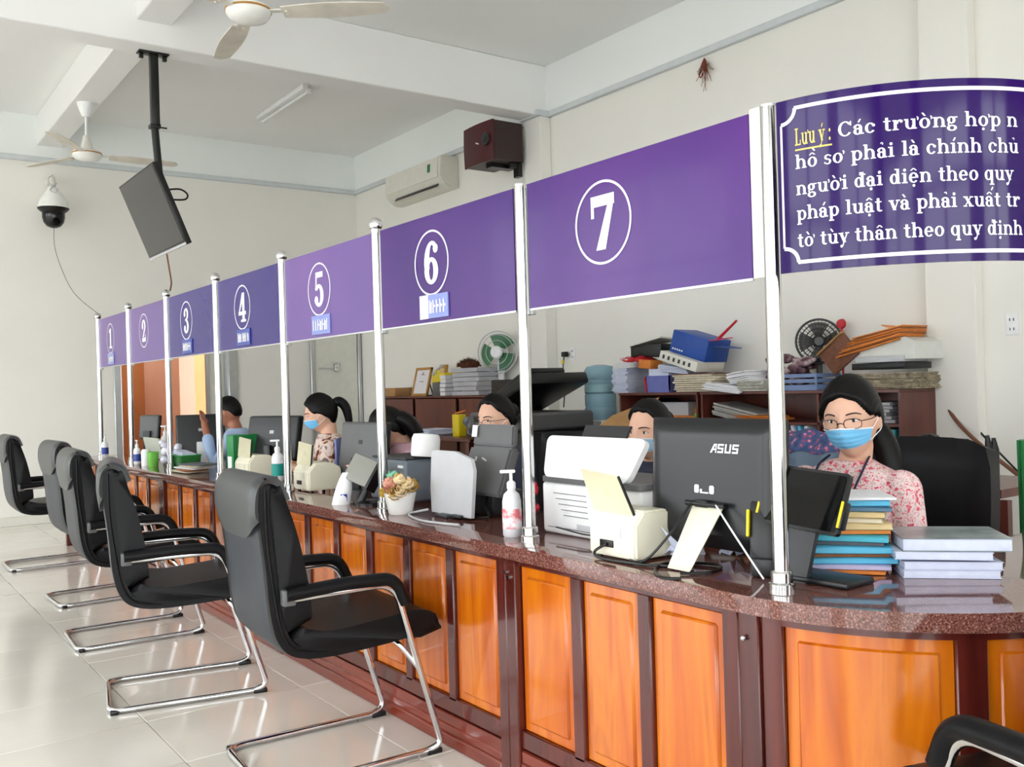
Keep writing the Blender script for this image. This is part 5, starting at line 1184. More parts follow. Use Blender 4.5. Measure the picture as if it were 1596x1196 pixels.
# ------------------------------------------------------------------ clerks' swivel chairs
def task_chair(label, loc, rz, ztop, wd=0.50):
    """faces local +Y"""
    T = thing('swivel_chair', label, 'chair', (loc[0], loc[1], 0), rz, 'black swivel chairs behind the counter')
    bh = ztop-0.55
    def bk_(u, v):
        x = (u-.5)*wd*(0.90+0.10*math.sin(v*2.4)); z = 0.55+bh*v; e = min(u, 1-u, (1-v)*1.1)
        return Vector((x, -0.02-0.05*v+0.05*(2*u-1)**2-0.02*(1-sst(0, 0.1, e)), z-0.012*(abs(2*u-1)**4)))
    obj('backrest', gridsurf(B(), bk_, 20, 20, 0.075), LEATHER, T, ang=60)
    for v in (0.42,): obj('stitched_seam', tube(B(), [bk_(u/10, v)+Vector((0, 0.003, 0)) for u in range(1, 10)], 0.006, 6), BLACKP, T)
    obj('seat', box(B(), (0, 0.22, 0.375), (0.50, 0.48, 0.09), None, 0.035, 3), LEATHER, T)
    obj('gas_column', cyl(B(), (0, 0.2, 0.08), (0, 0.2, 0.34), 0.028, n=14), CHROME, T)
    for k in range(5):
        a = k*1.2566; d = Vector((math.cos(a), math.sin(a), 0))
        l = obj('base_leg', tube(B(), [Vector((0, 0.2, 0.10)), Vector((0, 0.2, 0.06))+d*0.28], [0.025, 0.016], 8), BLACKP, T); obj('caster', ell(B(), Vector((0, 0.2, 0.028))+d*0.28, (0.022, 0.022, 0.028), u=10, v=8), BLACKP, l)
    for s in (-1, 1): obj('armrest', tube(B(), fillet([(s*0.27, 0.05, 0.46), (s*0.29, 0.05, 0.68), (s*0.29, 0.32, 0.68)], 0.04), 0.018, 8), BLACKP, T)
task_chair('black padded swivel chair behind the bespectacled clerk', (3.10, 1.84), 90+4, 1.09, 0.50)
task_chair('black swivel chair back between the tissue roll and the grey scanner', (3.02, 3.72), 96, 1.10, 0.46)
task_chair('black swivel chair behind the woman in brown floral blouse', (3.0, 5.6), 110, 1.02, 0.46)

# ------------------------------------------------------------------ cabinets along the back wall
def shelf_cabinet(label, y0, y1, x0, ztop, shelves, parts, name='open_cabinet', doors=()):
    T = thing(name, label, 'cabinet', (x0, y0, 0)); L = y1-y0; d = XW-0.012-x0
    obj('top', bx(B(), -0.01, d, -0.0, L, ztop-0.02, ztop, 0.002), CABW, T)
    obj('back_panel', bx(B(), d-0.01, d, 0, L, 0.02, ztop-0.02), CABW, T)
    for y in (0, L-0.018): obj('side_panel', bx(B(), 0, d, y, y+0.018, 0, ztop-0.02, 0.001), CABW, T)
    for y in parts: obj('partition', bx(B(), 0.004, d-0.01, y-y0, y-y0+0.018, 0, ztop-0.02, 0.001), CABW, T)
    for z in shelves: obj('shelf', bx(B(), 0.004, d-0.01, 0.018, L-0.018, z-0.018, z, 0.001), CABW, T)
    for (ya, yb, za, zb) in doors:
        o = obj('door', bx(B(), -0.018, 0.0, ya-y0, yb-y0, za, zb, 0.002), CABW, T); obj('knob', ell(B(), (-0.028, yb-y0-0.05, (za+zb)/2), 0.012, u=10, v=8), STEEL, o)
    return T
ZK = 1.255
shelf_cabinet('dark red open cabinet against the wall behind the bespectacled clerk', 3.20, 4.80, 5.18, ZK, (0.40, 0.81, 1.045), (3.78,))
shelf_cabinet('dark red open cabinet left of the one behind the bespectacled clerk', 4.83, 5.68, 5.18, ZK, (0.40, 0.81, 1.045), ())
shelf_cabinet('long dark red cabinet with doors by the far corner', 7.36, 9.95, 5.25, 1.25, (0.62,), (8.2, 9.1), doors=((7.4, 8.18, 0.64, 1.22), (8.24, 9.08, 0.64, 1.22), (9.14, 9.92, 0.64, 1.22)))
def bundle(label, loc, size, rz=0, m=PAPER, n=8, jit=0.012, name='paper_bundle', cat='papers', tilt=(0, 0), edge=None, group=None):
    rr = random.Random(hash(label) % 1000 if False else sum(map(ord, label))); T = thing(name, label, cat, loc, rz, group)
    b = B(); h = size[2]/n
    for k in range(n): box(b, (rr.uniform(-jit, jit), rr.uniform(-jit, jit), h*(k+.5)), (size[0]*rr.uniform(.93, 1), size[1]*rr.uniform(.93, 1), h*0.86), rotm(0, 0, rr.uniform(-3, 3)), 0.001, 1)
    b.transform(rotm(tilt[0], tilt[1], 0)); obj('sheets', b, m, T)
    if edge: 
        b = B(); box(b, (0, 0, size[2]+0.003), (size[0]*.98, size[1]*.98, 0.006)); b.transform(rotm(tilt[0], tilt[1], 0)); obj('top_cover', b, edge, T)
    return T
def P(px, py, X): return at(px, py, X=X)
XS = 5.36
def wy(px, X=XS): return at(px, 600, X=X).y
zt = ZK+0.001
# ---- on the cabinet behind the bespectacled clerk and its neighbour
bundle('tall stack of white paper files at the left end of the cabinet', (XS, wy(985), zt), (0.30, 0.17, 0.20), 4, PAPERB, 13, 0.010)
bundle('grey-white papers lying on the tall file stack', (XS, wy(990), zt+0.201), (0.30, 0.24, 0.045), -6, PAPER, 4, 0.01)
T = thing('red_plastic_bag', 'red and white plastic bag on the tall file stack', 'bag', (XS-0.02, wy(1000), zt+0.248)); b = B(); rr = random.Random(31)
for k in range(14): ell(b, (rr.uniform(-.06, .06), rr.uniform(-.12, .12), rr.uniform(.012, .03)), (.04, .05, .014), rotm(rr.uniform(-25, 25), rr.uniform(-25, 25), 0), 9, 6)
obj('bag', b, RED, T, ang=20); obj('white_fold', ell(B(), (-0.03, 0.12, 0.02), (.05, .06, .016), rotm(10, 12, 0)), FILTER, T)
T = thing('black_carton', 'open black carton with white lid on the cabinet', 'box', (XS+0.06, wy(1012), zt+0.285), 5); obj('carton', box(B(), (0, 0, 0.05), (0.2, 0.32, 0.10), None, 0.003), BLACKP, T); obj('lid', box(B(), (0.0, 0, 0.115), (0.22, 0.34, 0.012), rotm(-10, 5, 0)), OFFW, T)
T = thing('file_tray', 'blue file tray holding papers on the cabinet', 'tray', (XS, wy(1046), zt), 0)
obj('tray', (lambda b: (bx(b, -0.15, 0.15, -0.13, 0.13, 0, 0.01), bx(b, -0.15, -0.14, -0.13, 0.13, 0.01, 0.13), bx(b, 0.14, 0.15, -0.13, 0.13, 0.01, 0.13), bx(b, -0.15, 0.15, 0.12, 0.13, 0.01, 0.13), bx(b, -0.15, 0.15, -0.13, -0.12, 0.01, 0.13), b)[-1])(B()), mat('lilac_plastic', (104, 112, 178), .4), T)
obj('red_edge', box(B(), (-0.155, 0.125, 0.06), (0.01, 0.012, 0.12), rotm(-8, 0, 0)), RED, T)
obj('papers', box(B(), (0, 0, 0.12), (0.27, 0.22, 0.12), rotm(3, 0, 0), 0.003), PAPERB, T)
bundle('white sheaf slanting out of the blue file tray', (XS-0.02, wy(1068), zt+0.15), (0.30, 0.28, 0.05), 8, PAPERB, 4, 0.012, tilt=(8, 0))
o = obj('orange_box', box(B(), (0, 0, 0.035), (0.16, 0.12, 0.07), rotm(5, 0, 8), 0.006), FORANGE); o.location = (XS-0.05, wy(1022), zt+0.19); tag(o, 'small orange packet beside the tall file stack', 'packet')
T = thing('white_carton', 'white printed carton tilted under the blue carton', 'box', (XS-0.03, wy(1082), zt+0.205), 6); b = B(); box(b, (0, 0, 0.03), (0.34, 0.36, 0.075), None, 0.002); b.transform(rotm(17, 0, 0)); obj('carton', b, OFFW, T)
b = B()
for k in range(6): box(b, (-0.171, 0.14-0.05*k, 0.03), (0.002, 0.02, 0.03))
b.transform(rotm(17, 0, 0))
obj('printed_marks', b, DARKG, T)
T = thing('blue_carton', 'large blue carton tilted on the cabinet', 'box', (XS+0.02, wy(1086), zt+0.268), 6); b = B(); box(b, (0, 0, 0.085), (0.28, 0.34, 0.17), None, 0.003); b.transform(rotm(17, 0, 0)); obj('carton', b, BLUE, T)
b = B(); box(b, (0.02, -0.22, 0.13), (0.24, 0.11, 0.006), rotm(-6, 0, 0)); b.transform(rotm(17, 0, 0)); obj('open_flap', b, BLUE, T)
b = B()
for k in range(5): box(b, (-0.1415, 0.14-0.022*k, 0.03), (0.002, 0.012, 0.012))
b.transform(rotm(17, 0, 0))
obj('lettering', b, PRINTW, T)
p0, p1 = P(1118, 530, XS-0.05), P(1148, 500, XS-0.05)
T = thing('red_duster', 'red plastic handle sticking up from the blue carton', 'duster', p0); obj('handle', tube(B(), [Vector((0, 0, 0)), p1-p0], [0.012, 0.009], 10), RED, T); obj('pan', (lambda b: (quadslab(b, [(-.04, .06, -.01), (-.04, -.08, .0), (.08, -.08, .01), (.08, .06, 0)], .006, (0, 0, 1)), b)[-1])(B()), mat('pink_plastic', (214, 60, 110), .4), T)
bundle('thick pile of old bound documents on the cabinet', (XS-0.01, wy(1105), zt), (0.34, 0.40, 0.13), 3, PAPERT, 8, 0.014, edge=CARDB)
bundle('white papers spilling over the cabinet edge', (XS-0.05, wy(1152), zt), (0.40, 0.30, 0.05), 14, PAPER, 5, 0.02, tilt=(8, 0))
bundle('white papers heaped beside the nearest pole', (XS, wy(1180), zt+0.06), (0.36, 0.22, 0.08), -10, PAPER, 6, 0.02, tilt=(-6, 0))
bundle('worn grey documents beside the nearest pole', (XS-0.06, wy(1200), zt), (0.32, 0.24, 0.075), 4, mat('worn_paper', (190, 188, 176), .8, noise=(25, .3)), 7, 0.014)
# ---- right-hand cabinet top
T = thing('blue_tray', 'slatted blue-grey plastic tray on the right-hand cabinet', 'tray', (5.33, wy(1262, 5.33), zt), 0)
b = B(); bx(b, -0.13, 0.13, -0.15, 0.15, 0, 0.012)
for (x0, x1, y0, y1) in ((-.13, -.12, -.15, .15), (.12, .13, -.15, .15), (-.13, .13, .14, .15), (-.13, .13, -.15, -.14)):
    for z in (0.012, 0.05, 0.085): bx(b, x0, x1, y0, y1, z, z+0.024)
for sx in (-.125, .125):
    for sy in (-.145, .145): box(b, (sx, sy, 0.055), (.012, .012, .11))
obj('tray', b, BLUEG, T)
T = thing('folded_cloths', 'heap of plum and white cloth behind the nearest pole', 'cloth', (5.42, wy(1232, 5.42), zt), 0); b = B(); rr = random.Random(8)
for k in range(16): ell(b, (rr.uniform(-.1, .1), rr.uniform(-.16, .16), rr.uniform(.04, .24)), (.06, .08, .03), rotm(rr.uniform(-40, 40), rr.uniform(-30, 30), rr.uniform(0, 90)), 10, 7)
obj('cloth', b, PLUM, T, ang=60)
T = thing('desk_fan', 'small dark round desk fan on the right-hand cabinet', 'fan', (5.52, wy(1278, 5.52), zt), 37)
fc = Vector((-0.04, 0, 0.33)); MF = Matrix.Rotation(D2R(-90), 3, 'Y')
for r_ in (0.03, 0.06, 0.09, 0.12, 0.15): obj('grille_ring', tube(B(), [fc+Vector((-0.03+0.03*(r_/0.15)**2, r_*math.cos(a), r_*math.sin(a))) for a in [k*2*math.pi/36 for k in range(36)]], 0.004 if r_ < .15 else 0.008, 6, True), DARKG, T)
b = B()
for k in range(36): a = k*2*math.pi/36; tube(b, [fc+Vector((-0.03, .03*math.cos(a), .03*math.sin(a))), fc+Vector((-0.012, .1*math.cos(a), .1*math.sin(a))), fc+Vector((0, .15*math.cos(a), .15*math.sin(a)))], 0.0018, 4)
obj('grille_wires', b, DARKG, T)
obj('hub_badge', lathe(B(), [(0, 0.002), (0.03, 0), (0.032, -0.008), (0, -0.008)], fc+Vector((-0.032, 0, 0)), 20, MF), MIDG, T)
for k in range(4):
    b = B()
    def fb(u, v): return fc+Vector((0.012+0.03*(v-.5), (0.02+0.115*u)*math.cos(k*1.571+(v-.5)*1.1), (0.02+0.115*u)*math.sin(k*1.571+(v-.5)*1.1)))
    gridsurf(b, fb, 6, 4, 0.003); obj('blade', b, mat('smoked_plastic', (96, 94, 88), .3), T)
obj('motor', cyl(B(), fc+Vector((0.02, 0, 0)), fc+Vector((0.10, 0, 0)), 0.045, n=16), DARKG, T)
obj('stem', tube(B(), [(0.02, 0, 0.3), (0.02, 0, 0.02)], 0.02, 12), MIDG, T); obj('base', lathe(B(), [(0, 0), (0.075, 0), (0.07, 0.02), (0, 0.03)], (0.02, 0, 0)), DARKG, T)
q = P(1312, 505, 5.56); T = thing('red_brush', 'red round-headed brush standing behind the desk fan', 'brush', (5.56, q.y, zt))
obj('head', lathe(B(), [(0, 0), (0.035, 0), (0.03, 0.02), (0, 0.022)], (0, 0, q.z-zt), 16, MF), RED, T); obj('handle', tube(B(), [(0.0, 0, 0), (0.0, 0, q.z-zt-0.02)], 0.008, 8), RED, T)
bundle('pile of mixed files filling the right end of the cabinet top', (5.40, wy(1395, 5.40), zt), (0.40, 0.44, 0.10), 0, mat('mixed_edges', (150, 138, 116), .8, noise=(26, .55)), 9, 0.022)
for k, (dz, m, lb) in enumerate(((0.122, BLACKP, 'black ring binder lying on the mixed files'), (0.165, PALEG, 'grey binder lying on the black ring binder'))):
    o = obj('binder', box(B(), (0, 0, 0.02), (0.30, 0.36-0.05*k, 0.04), rotm(0, 0, 3*k), 0.004), m); o.location = (5.36, wy(1390, 5.36), zt+dz); tag(o, lb, 'binder')
T = thing('white_file_pile', 'pale file pile in plastic film topping the cabinet', 'papers', (5.42, wy(1400, 5.42), zt+0.20), 0)
b = B(); prism(b, [(0.24, 0.0), (0.24, -0.02), (-0.22, -0.02), (-0.22, 0.085), (-0.16, 0.115), (-0.06, 0.105), (0.20, 0.02)], lambda u, v: Vector((-0.17, u, v)), lambda u, v: Vector((0.17, u, v))); obj('pile', b, mat('film_white', (216, 218, 212), .35), T)
T = thing('orange_file_pile', 'fanned pile of orange files on the pale pile', 'papers', (5.36, wy(1372, 5.36), zt+0.235), 0); rr = random.Random(12)
for k in range(9):
    o = obj('file', box(B(), (rr.uniform(-.01, .01), 0, 0.0), (0.30, 0.44-0.012*k, 0.008), rotm(-13+k*0.3, 0, rr.uniform(-4, 4)), 0.002), [FORANGE, FBROWN, FORANGE][k % 3], T); o.location = (0, -0.01*k, 0.012*k+0.02)
o = obj('orange_folder', box(B(), (0, 0, 0), (0.2, 0.16, 0.006), rotm(20, 0, 10)), FORANGE); o.location = P(1402, 513, 5.50); tag(o, 'bright orange folder corner at the top of the cabinet heap', 'folder')
q = P(1308, 552, 5.24)
T = thing('wooden_plaque', 'brown patterned board leaning on the cabinet heap', 'board', q, 0); b = B(); box(b, (0, 0, 0), (0.03, 0.24, 0.17), rotm(-34, -12, 0), 0.004); obj('board', b, CARDB, T)
b = B(); box(b, (-0.005, 0, 0.088), (0.05, 0.25, 0.012), None, 0.002); b.transform(rotm(-34, -12, 0)); obj('edge', b, CARD, T)
# ---- inside the shelves
sb = 1.046
o_ = [('black box pushed into the upper left shelf', 5.50, 0.20, 0.22, 0.16, BLACKP), ('grey archive box on the upper shelf', 5.22, 0.34, 0.28, 0.13, PALEG), ('cardboard box on the upper shelf', 5.05, 0.12, 0.16, 0.09, CARD)]
for lb, y, w_, d_, h_, m in o_:
    o = obj('archive_box', box(B(), (0, 0, h_/2), (d_, w_, h_), None, 0.003), m); o.location = (5.45, y, sb); tag(o, lb, 'box')
bundle('orange and green folders on the upper shelf', (5.34, 5.05, sb), (0.24, 0.36, 0.03), 6, FORANGE, 4, 0.02)
T = thing('green_leaf_paper', 'crumpled green paper on the upper shelf', 'paper', (5.26, 4.88, sb)); obj('paper', ell(B(), (0, 0, .03), (.05, .05, .03), u=10, v=6), LGREEN, T, ang=10)
bundle('grey papers slanting inside the middle shelf', (5.38, 4.55, sb), (0.30, 0.40, 0.09), 4, mat('grey_paper', (176, 174, 170), .8, noise=(20, .15)), 5, 0.02, tilt=(12, 0))
bundle('orange files at the front of the middle shelf', (5.26, 4.30, sb), (0.18, 0.36, 0.04), -5, FORANGE, 5, 0.02)
bundle('grey papers on the upper right shelf', (5.38, 3.48, sb), (0.34, 0.36, 0.13), 2, mat('grey_paper2', (170, 170, 172), .8, noise=(14, .2)), 6, 0.02)
yy = 3.26
for k, (m, t, lb) in enumerate(((FTEAL, .045, 'teal file standing at the right end of the lower shelf'), (FTEAL, .035, 'teal file, second from the right end of the lower shelf'), (FORANGE, .04, 'orange file standing beside the teal files'), (FTAN, .03, 'manila file standing beside the orange file'), (FGREY, .04, 'grey file standing left of the manila file'), (PAPERB, .03, 'bluish file standing left of the grey file'))):
    o = obj('upright_file', box(B(), (0, t/2, 0.10), (0.30, t*.92, 0.20), None, 0.003), m); o.location = (5.36, yy, 0.811); yy += t+0.004; tag(o, lb, 'file', 'files standing on the lower shelf')
for k in range(4):
    o = obj('red_binder', box(B(), (0, 0, 0.16), (0.28, 0.075, 0.32), None, 0.005), mat('red_binder', (150, 24, 34), .5)); o.location = (5.36, 3.86+0.085*k, 0.401); tag(o, 'red ring binder on the lowest visible shelf, %s from the right' % ['first', 'second', 'third', 'fourth'][k], 'binder', 'red binders on the lowest shelf')
for k in range(5):
    o = obj('leaning_file', box(B(), (0, 0, 0.10), (0.26, 0.025, 0.2), rotm(-18+3*k, 0, 0), 0.003), [PAPER, FBLUE, PAPERB, FGREY, PAPER][k]); o.location = (5.34, 3.88+0.06*k, 0.825); tag(o, '%s file leaning on the shelf behind the bespectacled clerk, %s from the right' % (['white', 'sky blue', 'bluish', 'grey', 'off-white'][k], ['first', 'second', 'third', 'fourth', 'fifth'][k]), 'file', 'leaning files')
# ---- garment on a chair left of the clerk
task_chair('swivel chair draped with clothes left of the bespectacled clerk', (3.62, 2.62), 96, 1.06, 0.46)
T = thing('draped_jacket', 'slate jacket with patterned collar draped over a chair back', 'jacket', (3.60, 2.62, 0), 96)
def jk(u, v):
    a = (v-.5)*2; x = (u-.5)*0.54; z = 1.095-0.42*abs(a)**1.15+0.008*math.sin(u*22); y = -0.03+(0.075 if a > 0 else -0.07)*min(1, abs(a)*4)+0.012*math.sin(u*26+v*4)
    return Vector((x, y+0.0, z))
obj('jacket', gridsurf(B(), jk, 30, 30, 0.004), SLATEC, T, ang=80)
obj('patterned_collar', gridsurf(B(), lambda u, v: jk(0.02+u*0.96, 0.40+0.24*v)+Vector((0, 0.006 if v > .5 else -0.006, 0.008)), 24, 14, 0.004), DENIM, T, ang=80)
# ---- copier, water bottle, carton
T = thing('copier', 'dark grey photocopier with black lid open behind the pole', 'copier', (4.75, 6.32, 0), 0)
obj('body', bx(B(), -0.32, 0.32, -0.40, 0.40, 0.02, 0.98, 0.02), DARKG, T)
obj('scanner_bed', bx(B(), -0.34, 0.34, -0.43, 0.43, 0.98, 1.12, 0.02), MIDG, T)
b = B(); box(b, (0.02, 0.0, 1.26), (0.62, 0.80, 0.10), rotm(-20, 0, 0), 0.02); obj('lid', b, BLACKP, T)
b = B(); box(b, (0.02, 0.02, 1.36), (0.40, 0.50, 0.05), rotm(-24, 0, 0), 0.015); obj('document_feeder', b, BLACKP, T)
obj('control_panel', box(B(), (-0.36, -0.05, 1.09), (0.14, 0.55, 0.05), rotm(0, -18, 0), 0.01), DARKG, T)
q = at(937, 657, X=5.35)
T = thing('water_bottle', 'large blue water bottle upright by the wall', 'water bottle', (5.35, q.y, 1.03))
obj('bottle', lathe(B(), [(0, 0), (0.125, 0), (0.135, 0.02), (0.135, 0.10), (0.128, 0.11), (0.135, 0.12), (0.135, 0.21), (0.128, 0.22), (0.135, 0.23), (0.135, 0.33), (0.128, 0.34), (0.135, 0.35), (0.135, 0.42), (0.11, 0.455), (0.05, 0.47), (0, 0.47)], n=32), mat('jug_plastic', (168, 208, 226), 0.1, trans=0.45, ior=1.25), T)
obj('label_band', lathe(B(), [(0.1355, 0.235), (0.1365, 0.235), (0.1365, 0.30), (0.1355, 0.30)], n=32), mat('jug_label', (150, 190, 196), .4), T)
T = thing('water_stand', 'low cabinet carrying the large blue water bottle', 'cabinet', (5.38, q.y, 0)); obj('carcass', bx(B(), -0.2, 0.24, -0.2, 0.2, 0, 1.03, 0.006), mat('stand_paint', (206, 206, 204), .5), T); obj('door', bx(B(), -0.215, -0.2, -0.18, 0.18, 0.06, 0.98, 0.003), OFFW, T)
q = at(972, 668, X=4.3)
T = thing('open_carton', 'brown cardboard carton with a flap raised behind the pale-masked woman', 'carton', (4.45, q.y, 0), 8)
obj('box', bx(B(), -0.2, 0.2, -0.20, 0.20, 0.75, 1.05, 0.003), CARD, T); obj('flap', (lambda b: (quadslab(b, [(-0.2, 0.2, 1.05), (-0.2, -0.2, 1.05), (-0.12, -0.26, 1.24), (-0.12, 0.14, 1.12)], 0.006, (1, 0, 0)), b)[-1])(B()), CARD, T)
T2 = thing('side_table', 'small table under the cardboard carton', 'table', (4.45, q.y, 0), 8); obj('top', bx(B(), -0.28, 0.28, -0.28, 0.28, 0.72, 0.749, 0.004), CABW, T2)
for sx in (-.25, .25):
    for sy in (-.25, .25): obj('leg', box(B(), (sx, sy, 0.36), (0.04, 0.04, 0.72)), CABW, T2)
# ---- top of the long cabinet by the far corner
XA = 5.42; za = 1.251
def ya(px): return at(px, 610, X=XA).y
o = obj('flat_carton', box(B(), (0, 0, 0.05), (0.36, 0.36, 0.10), rotm(0, 0, 5), 0.004), CARD); o.location = (XA, ya(622), za); tag(o, 'flat brown carton at the left end of the long cabinet', 'carton')
T = thing('framed_certificate', 'gilt framed certificate leaning on the long cabinet', 'picture frame', (XA-0.10, ya(664), za), 90+180)
MFc = rotm(-14, 0, 0)
b = B()
for (x0, x1, z0, z1) in ((-.17, -.14, 0, .33), (.14, .17, 0, .33), (-.17, .17, 0, .03), (-.17, .17, .30, .33)): bx(b, x0, x1, 0, .025, z0, z1, 0.003)
b.transform(MFc); obj('frame', b, GOLD, T)
b = B(); bx(b, -.14, .14, .008, .014, .03, .30); b.transform(MFc); obj('certificate', b, PAPER, T)
b = B(); bx(b, -.05, .05, .006, .0078, .245, .25); bx(b, -.045, .045, .006, .0078, .165, .171); bx(b, -.008, .008, .006, .0078, .25, .275); b.transform(MFc); obj('print', b, CARDB, T)
b = B(); bx(b, -.02, .02, .02, .20, 0.0, .01); tube(b, [(0, .12, .25), (0, .19, 0.005)], .008, 6); obj('strut', b, BLACKP, T)
T = thing('gilt_frame_back', 'second small gilt frame behind the certificate', 'picture frame', (XA+0.02, ya(688), za), -90); obj('frame', box(B(), (0, 0, 0.17), (0.14, 0.03, 0.34), rotm(-8, 0, 0), 0.004), GOLD, T); obj('certificate', box(B(), (0, -0.02, 0.17), (0.09, 0.01, 0.26), rotm(-8, 0, 0)), FTAN, T)
T = thing('yellow_box', 'yellow and grey carton with a tape dispenser on it', 'box', (XA, ya(697), za), 0); obj('carton', box(B(), (0, 0, 0.075), (0.22, 0.26, 0.15), None, 0.004), MIDG, T); obj('yellow_top', box(B(), (0, 0, 0.19), (0.22, 0.26, 0.08), rotm(-8, 0, 0), 0.004), YELLOW, T)
T = thing('tape_dispenser', 'grey tape dispenser on the yellow carton', 'dispenser', (XA-0.10, ya(695), za+0.235), -90); obj('body', (lambda b: (tube(b, [(-.10, 0, 0), (.0, 0, .05), (.10, 0, .09)], [.018, .012, .016], 8), b)[-1])(B()), PALEG, T); obj('roll', tube(B(), [(.0+.035*math.cos(a), 0, .0+.035*math.sin(a)) for a in [k*.4488 for k in range(14)]], .012, 6, True), YELLOW, T)
bundle('high stack of grey-white paper reams on the long cabinet', (XA-0.02, ya(746), za), (0.32, 0.46, 0.285), 2, mat('ream_grey', (184, 184, 190), .7, noise=(8, .08)), 6, 0.008)
bundle('shorter white ream stack at the left of the high stack', (XA-0.10, ya(716), za), (0.22, 0.12, 0.22), -3, PAPER, 5, 0.006)
T = thing('fur_duster', 'shaggy brown duster lying on the paper reams', 'duster', (XA-0.02, ya(735), za+0.29)); b = B(); rr = random.Random(17)
for k in range(420):
    a = rr.uniform(0, 6.283); e = rr.uniform(0, 1.5); p = Vector((.08*math.cos(a)*math.cos(e), .17*math.sin(a)*math.cos(e), .07*math.sin(e)+.01)); d = (p+Vector((rr.gauss(0, .03), rr.gauss(0, .03), rr.gauss(.02, .03)))).normalized()*rr.uniform(.02, .05); s = d.orthogonal().normalized()*.006
    b.faces.new([b.verts.new(p-s), b.verts.new(p+s), b.verts.new(p+d)])
ell(b, (0, 0, .03), (.08, .16, .05)); o = obj('fur', b, BRUSHB, T)
T = thing('green_fan', 'white and green table fan on the long cabinet', 'fan', (5.52, at(780, 610, X=5.52).y, za), 32); fc = Vector((-0.05, 0, 0.43))
for r_ in (0.06, 0.12, 0.18, 0.215): obj('grille_ring', tube(B(), [fc+Vector((-0.03*(1-(r_/0.215)**2), r_*math.cos(a), r_*math.sin(a))) for a in [k*2*math.pi/40 for k in range(40)]], 0.004 if r_ < .2 else 0.007, 6, True), PALEG, T)
obj('hub', lathe(B(), [(0, .0), (.05, 0), (.065, -.012), (.065, -.03), (0, -.03)], fc+Vector((-0.045, 0, 0)), 22, MF), WHITEP, T)
for k in range(3):
    b = B()
    def fb2(u, v): return fc+Vector((0.02+0.05*(v-.5), (0.05+0.14*u)*math.cos(k*2.094+(v-.5)*1.5-.2), (0.05+0.14*u)*math.sin(k*2.094+(v-.5)*1.5-.2)))
    gridsurf(b, fb2, 7, 6, 0.003); obj('blade', b, mat('sea_green_plastic', (70, 128, 90), .35, trans=.2), T)
obj('motor', lathe(B(), [(0, 0.0), (.06, 0), (.07, .03), (.06, .12), (0, .13)], fc+Vector((0.03, 0, 0)), 20, Matrix.Rotation(D2R(90), 3, 'Y')), WHITEP, T)
obj('stem', tube(B(), [(0.03, 0, 0.40), (0.03, 0, 0.03)], .035, 14), WHITEP, T); obj('base', lathe(B(), [(0, 0), (.11, 0), (.10, .03), (0, .045)], (.03, 0, 0)), WHITEP, T)
T = thing('black_briefcase', 'black case lying at the right end of the long cabinet', 'case', (5.345, at(792, 610, X=5.345).y, za), 4); obj('case', box(B(), (0, 0, .075), (.15, .36, .15), None, .02, 2), BLACKP, T); obj('green_strip', box(B(), (-.077, .10, .01), (.01, .10, .02)), LGREEN, T)
# ---- desk before the long cabinet with small goods
T = thing('side_desk', 'work desk before the long cabinet', 'desk', (4.75, 7.75, 0)); obj('top', bx(B(), -.3, .35, -.95, 1.3, .86, .89, .004), CABW, T)
for sx, sy in ((-.27, -.9), (.32, -.9), (-.27, 1.25), (.32, 1.25)): obj('leg', box(B(), (sx, sy, .43), (.05, .05, .86)), CABW, T)
zd = .891
def yd(px): return at(px, 680, X=4.6).y
bundle('white and blue papers on the work desk by the far cabinet', (4.62, yd(670), zd), (.3, .32, .06), 5, PAPERB, 5, .02)
T = thing('yellow_holder', 'yellow pen holder on the work desk', 'pen holder', (4.65, yd(709), zd), 0); obj('holder', box(B(), (0, 0, .10), (.08, .11, .20), None, .004), YELLOW, T); obj('pencil', tube(B(), [(0, .06, .21), (0, -.12, .235)], .008, 6), FORANGE, T)
T = thing('clear_bag', 'clear plastic bag beside the yellow pen holder', 'bag', (4.65, yd(728), zd), 0); b = B(); rr = random.Random(2)
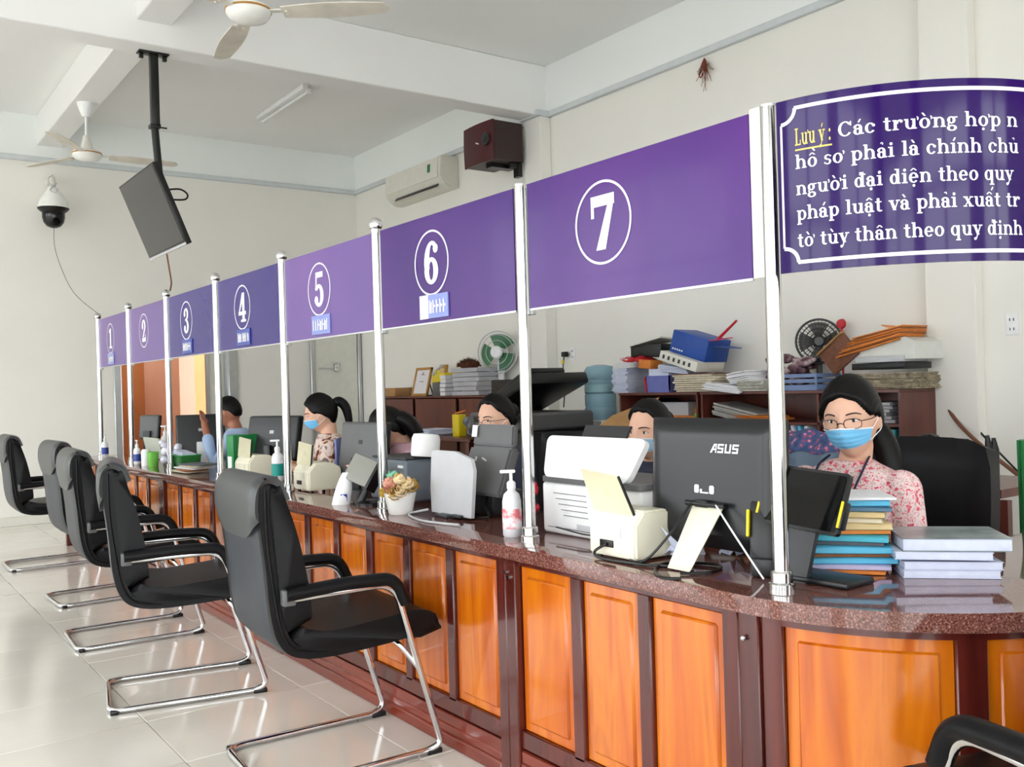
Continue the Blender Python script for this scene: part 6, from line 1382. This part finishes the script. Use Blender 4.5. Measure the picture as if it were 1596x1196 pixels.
for k in range(10): ell(b, (rr.uniform(-.03, .03), rr.uniform(-.05, .05), rr.uniform(.03, .17)), (.04, .05, .04), rotm(rr.uniform(0, 60), rr.uniform(0, 60), 0), 9, 6)
obj('bag', b, mat('grey_film', (150, 156, 160), .25, trans=.4), T, ang=15)
# ---- right edge: dark bag, green cloth, straps
T = thing('dark_bag', 'crumpled black bag behind the padded swivel chair', 'bag', (4.45, at(1472, 690, X=4.45).y, .82), 0); b = B(); rr = random.Random(14)
for k in range(14): ell(b, (rr.uniform(-.06, .06), rr.uniform(-.10, .10), rr.uniform(.05, .16)), (.07, .09, .07), rotm(rr.uniform(-40, 40), rr.uniform(-30, 30), 0), 10, 7)
obj('bag', b, LEATHER, T, ang=25)
T = thing('low_table', 'low table under the crumpled black bag', 'table', (4.5, at(1472, 690, X=4.45).y, 0)); obj('top', bx(B(), -.3, .3, -.40, .40, .78, .819), CABW, T)
for sx in (-.27, .32):
    for sy in (-.4, .4): obj('leg', box(B(), (sx, sy, .385), (.04, .04, .77)), CABW, T)
for k, (px, py) in enumerate(((1541, 690), (1551, 694))):
    q = at(px, py, t=3.9); o = obj('upright_prong', tube(B(), [(0, 0, -.22), (0, 0, -.02), (0.0, 0.006, .03)], [.014, .016, .008], 8), BLACKP); o.location = q; tag(o, ['left black upright prong behind the padded chair', 'right black upright prong behind the padded chair'][k], 'handle')
q = at(1592, 780, t=3.6); T = thing('green_cloth', 'green cloth hanging at the right edge of the picture', 'cloth', (q.x+.02, q.y-.02, .62), 30)
obj('cloth', gridsurf(B(), lambda u, v: Vector(((u-.5)*.16*(1.3-.6*v), .02*math.sin(u*14), .46*v)), 14, 8, .012), GREEN, T, ang=80)
cable('brown strap running down the wall from the right cabinet', [at(1461, 607, X=5.60), at(1490, 655, X=5.55), at(1530, 695, X=5.45), at(1596, 748, X=5.3)], .012, CARDB)
cable('black cable running down the wall beside the brown strap', [at(1463, 607, X=5.62), at(1510, 655, X=5.6), at(1552, 700, X=5.55), at(1596, 745, X=5.5)], .006)
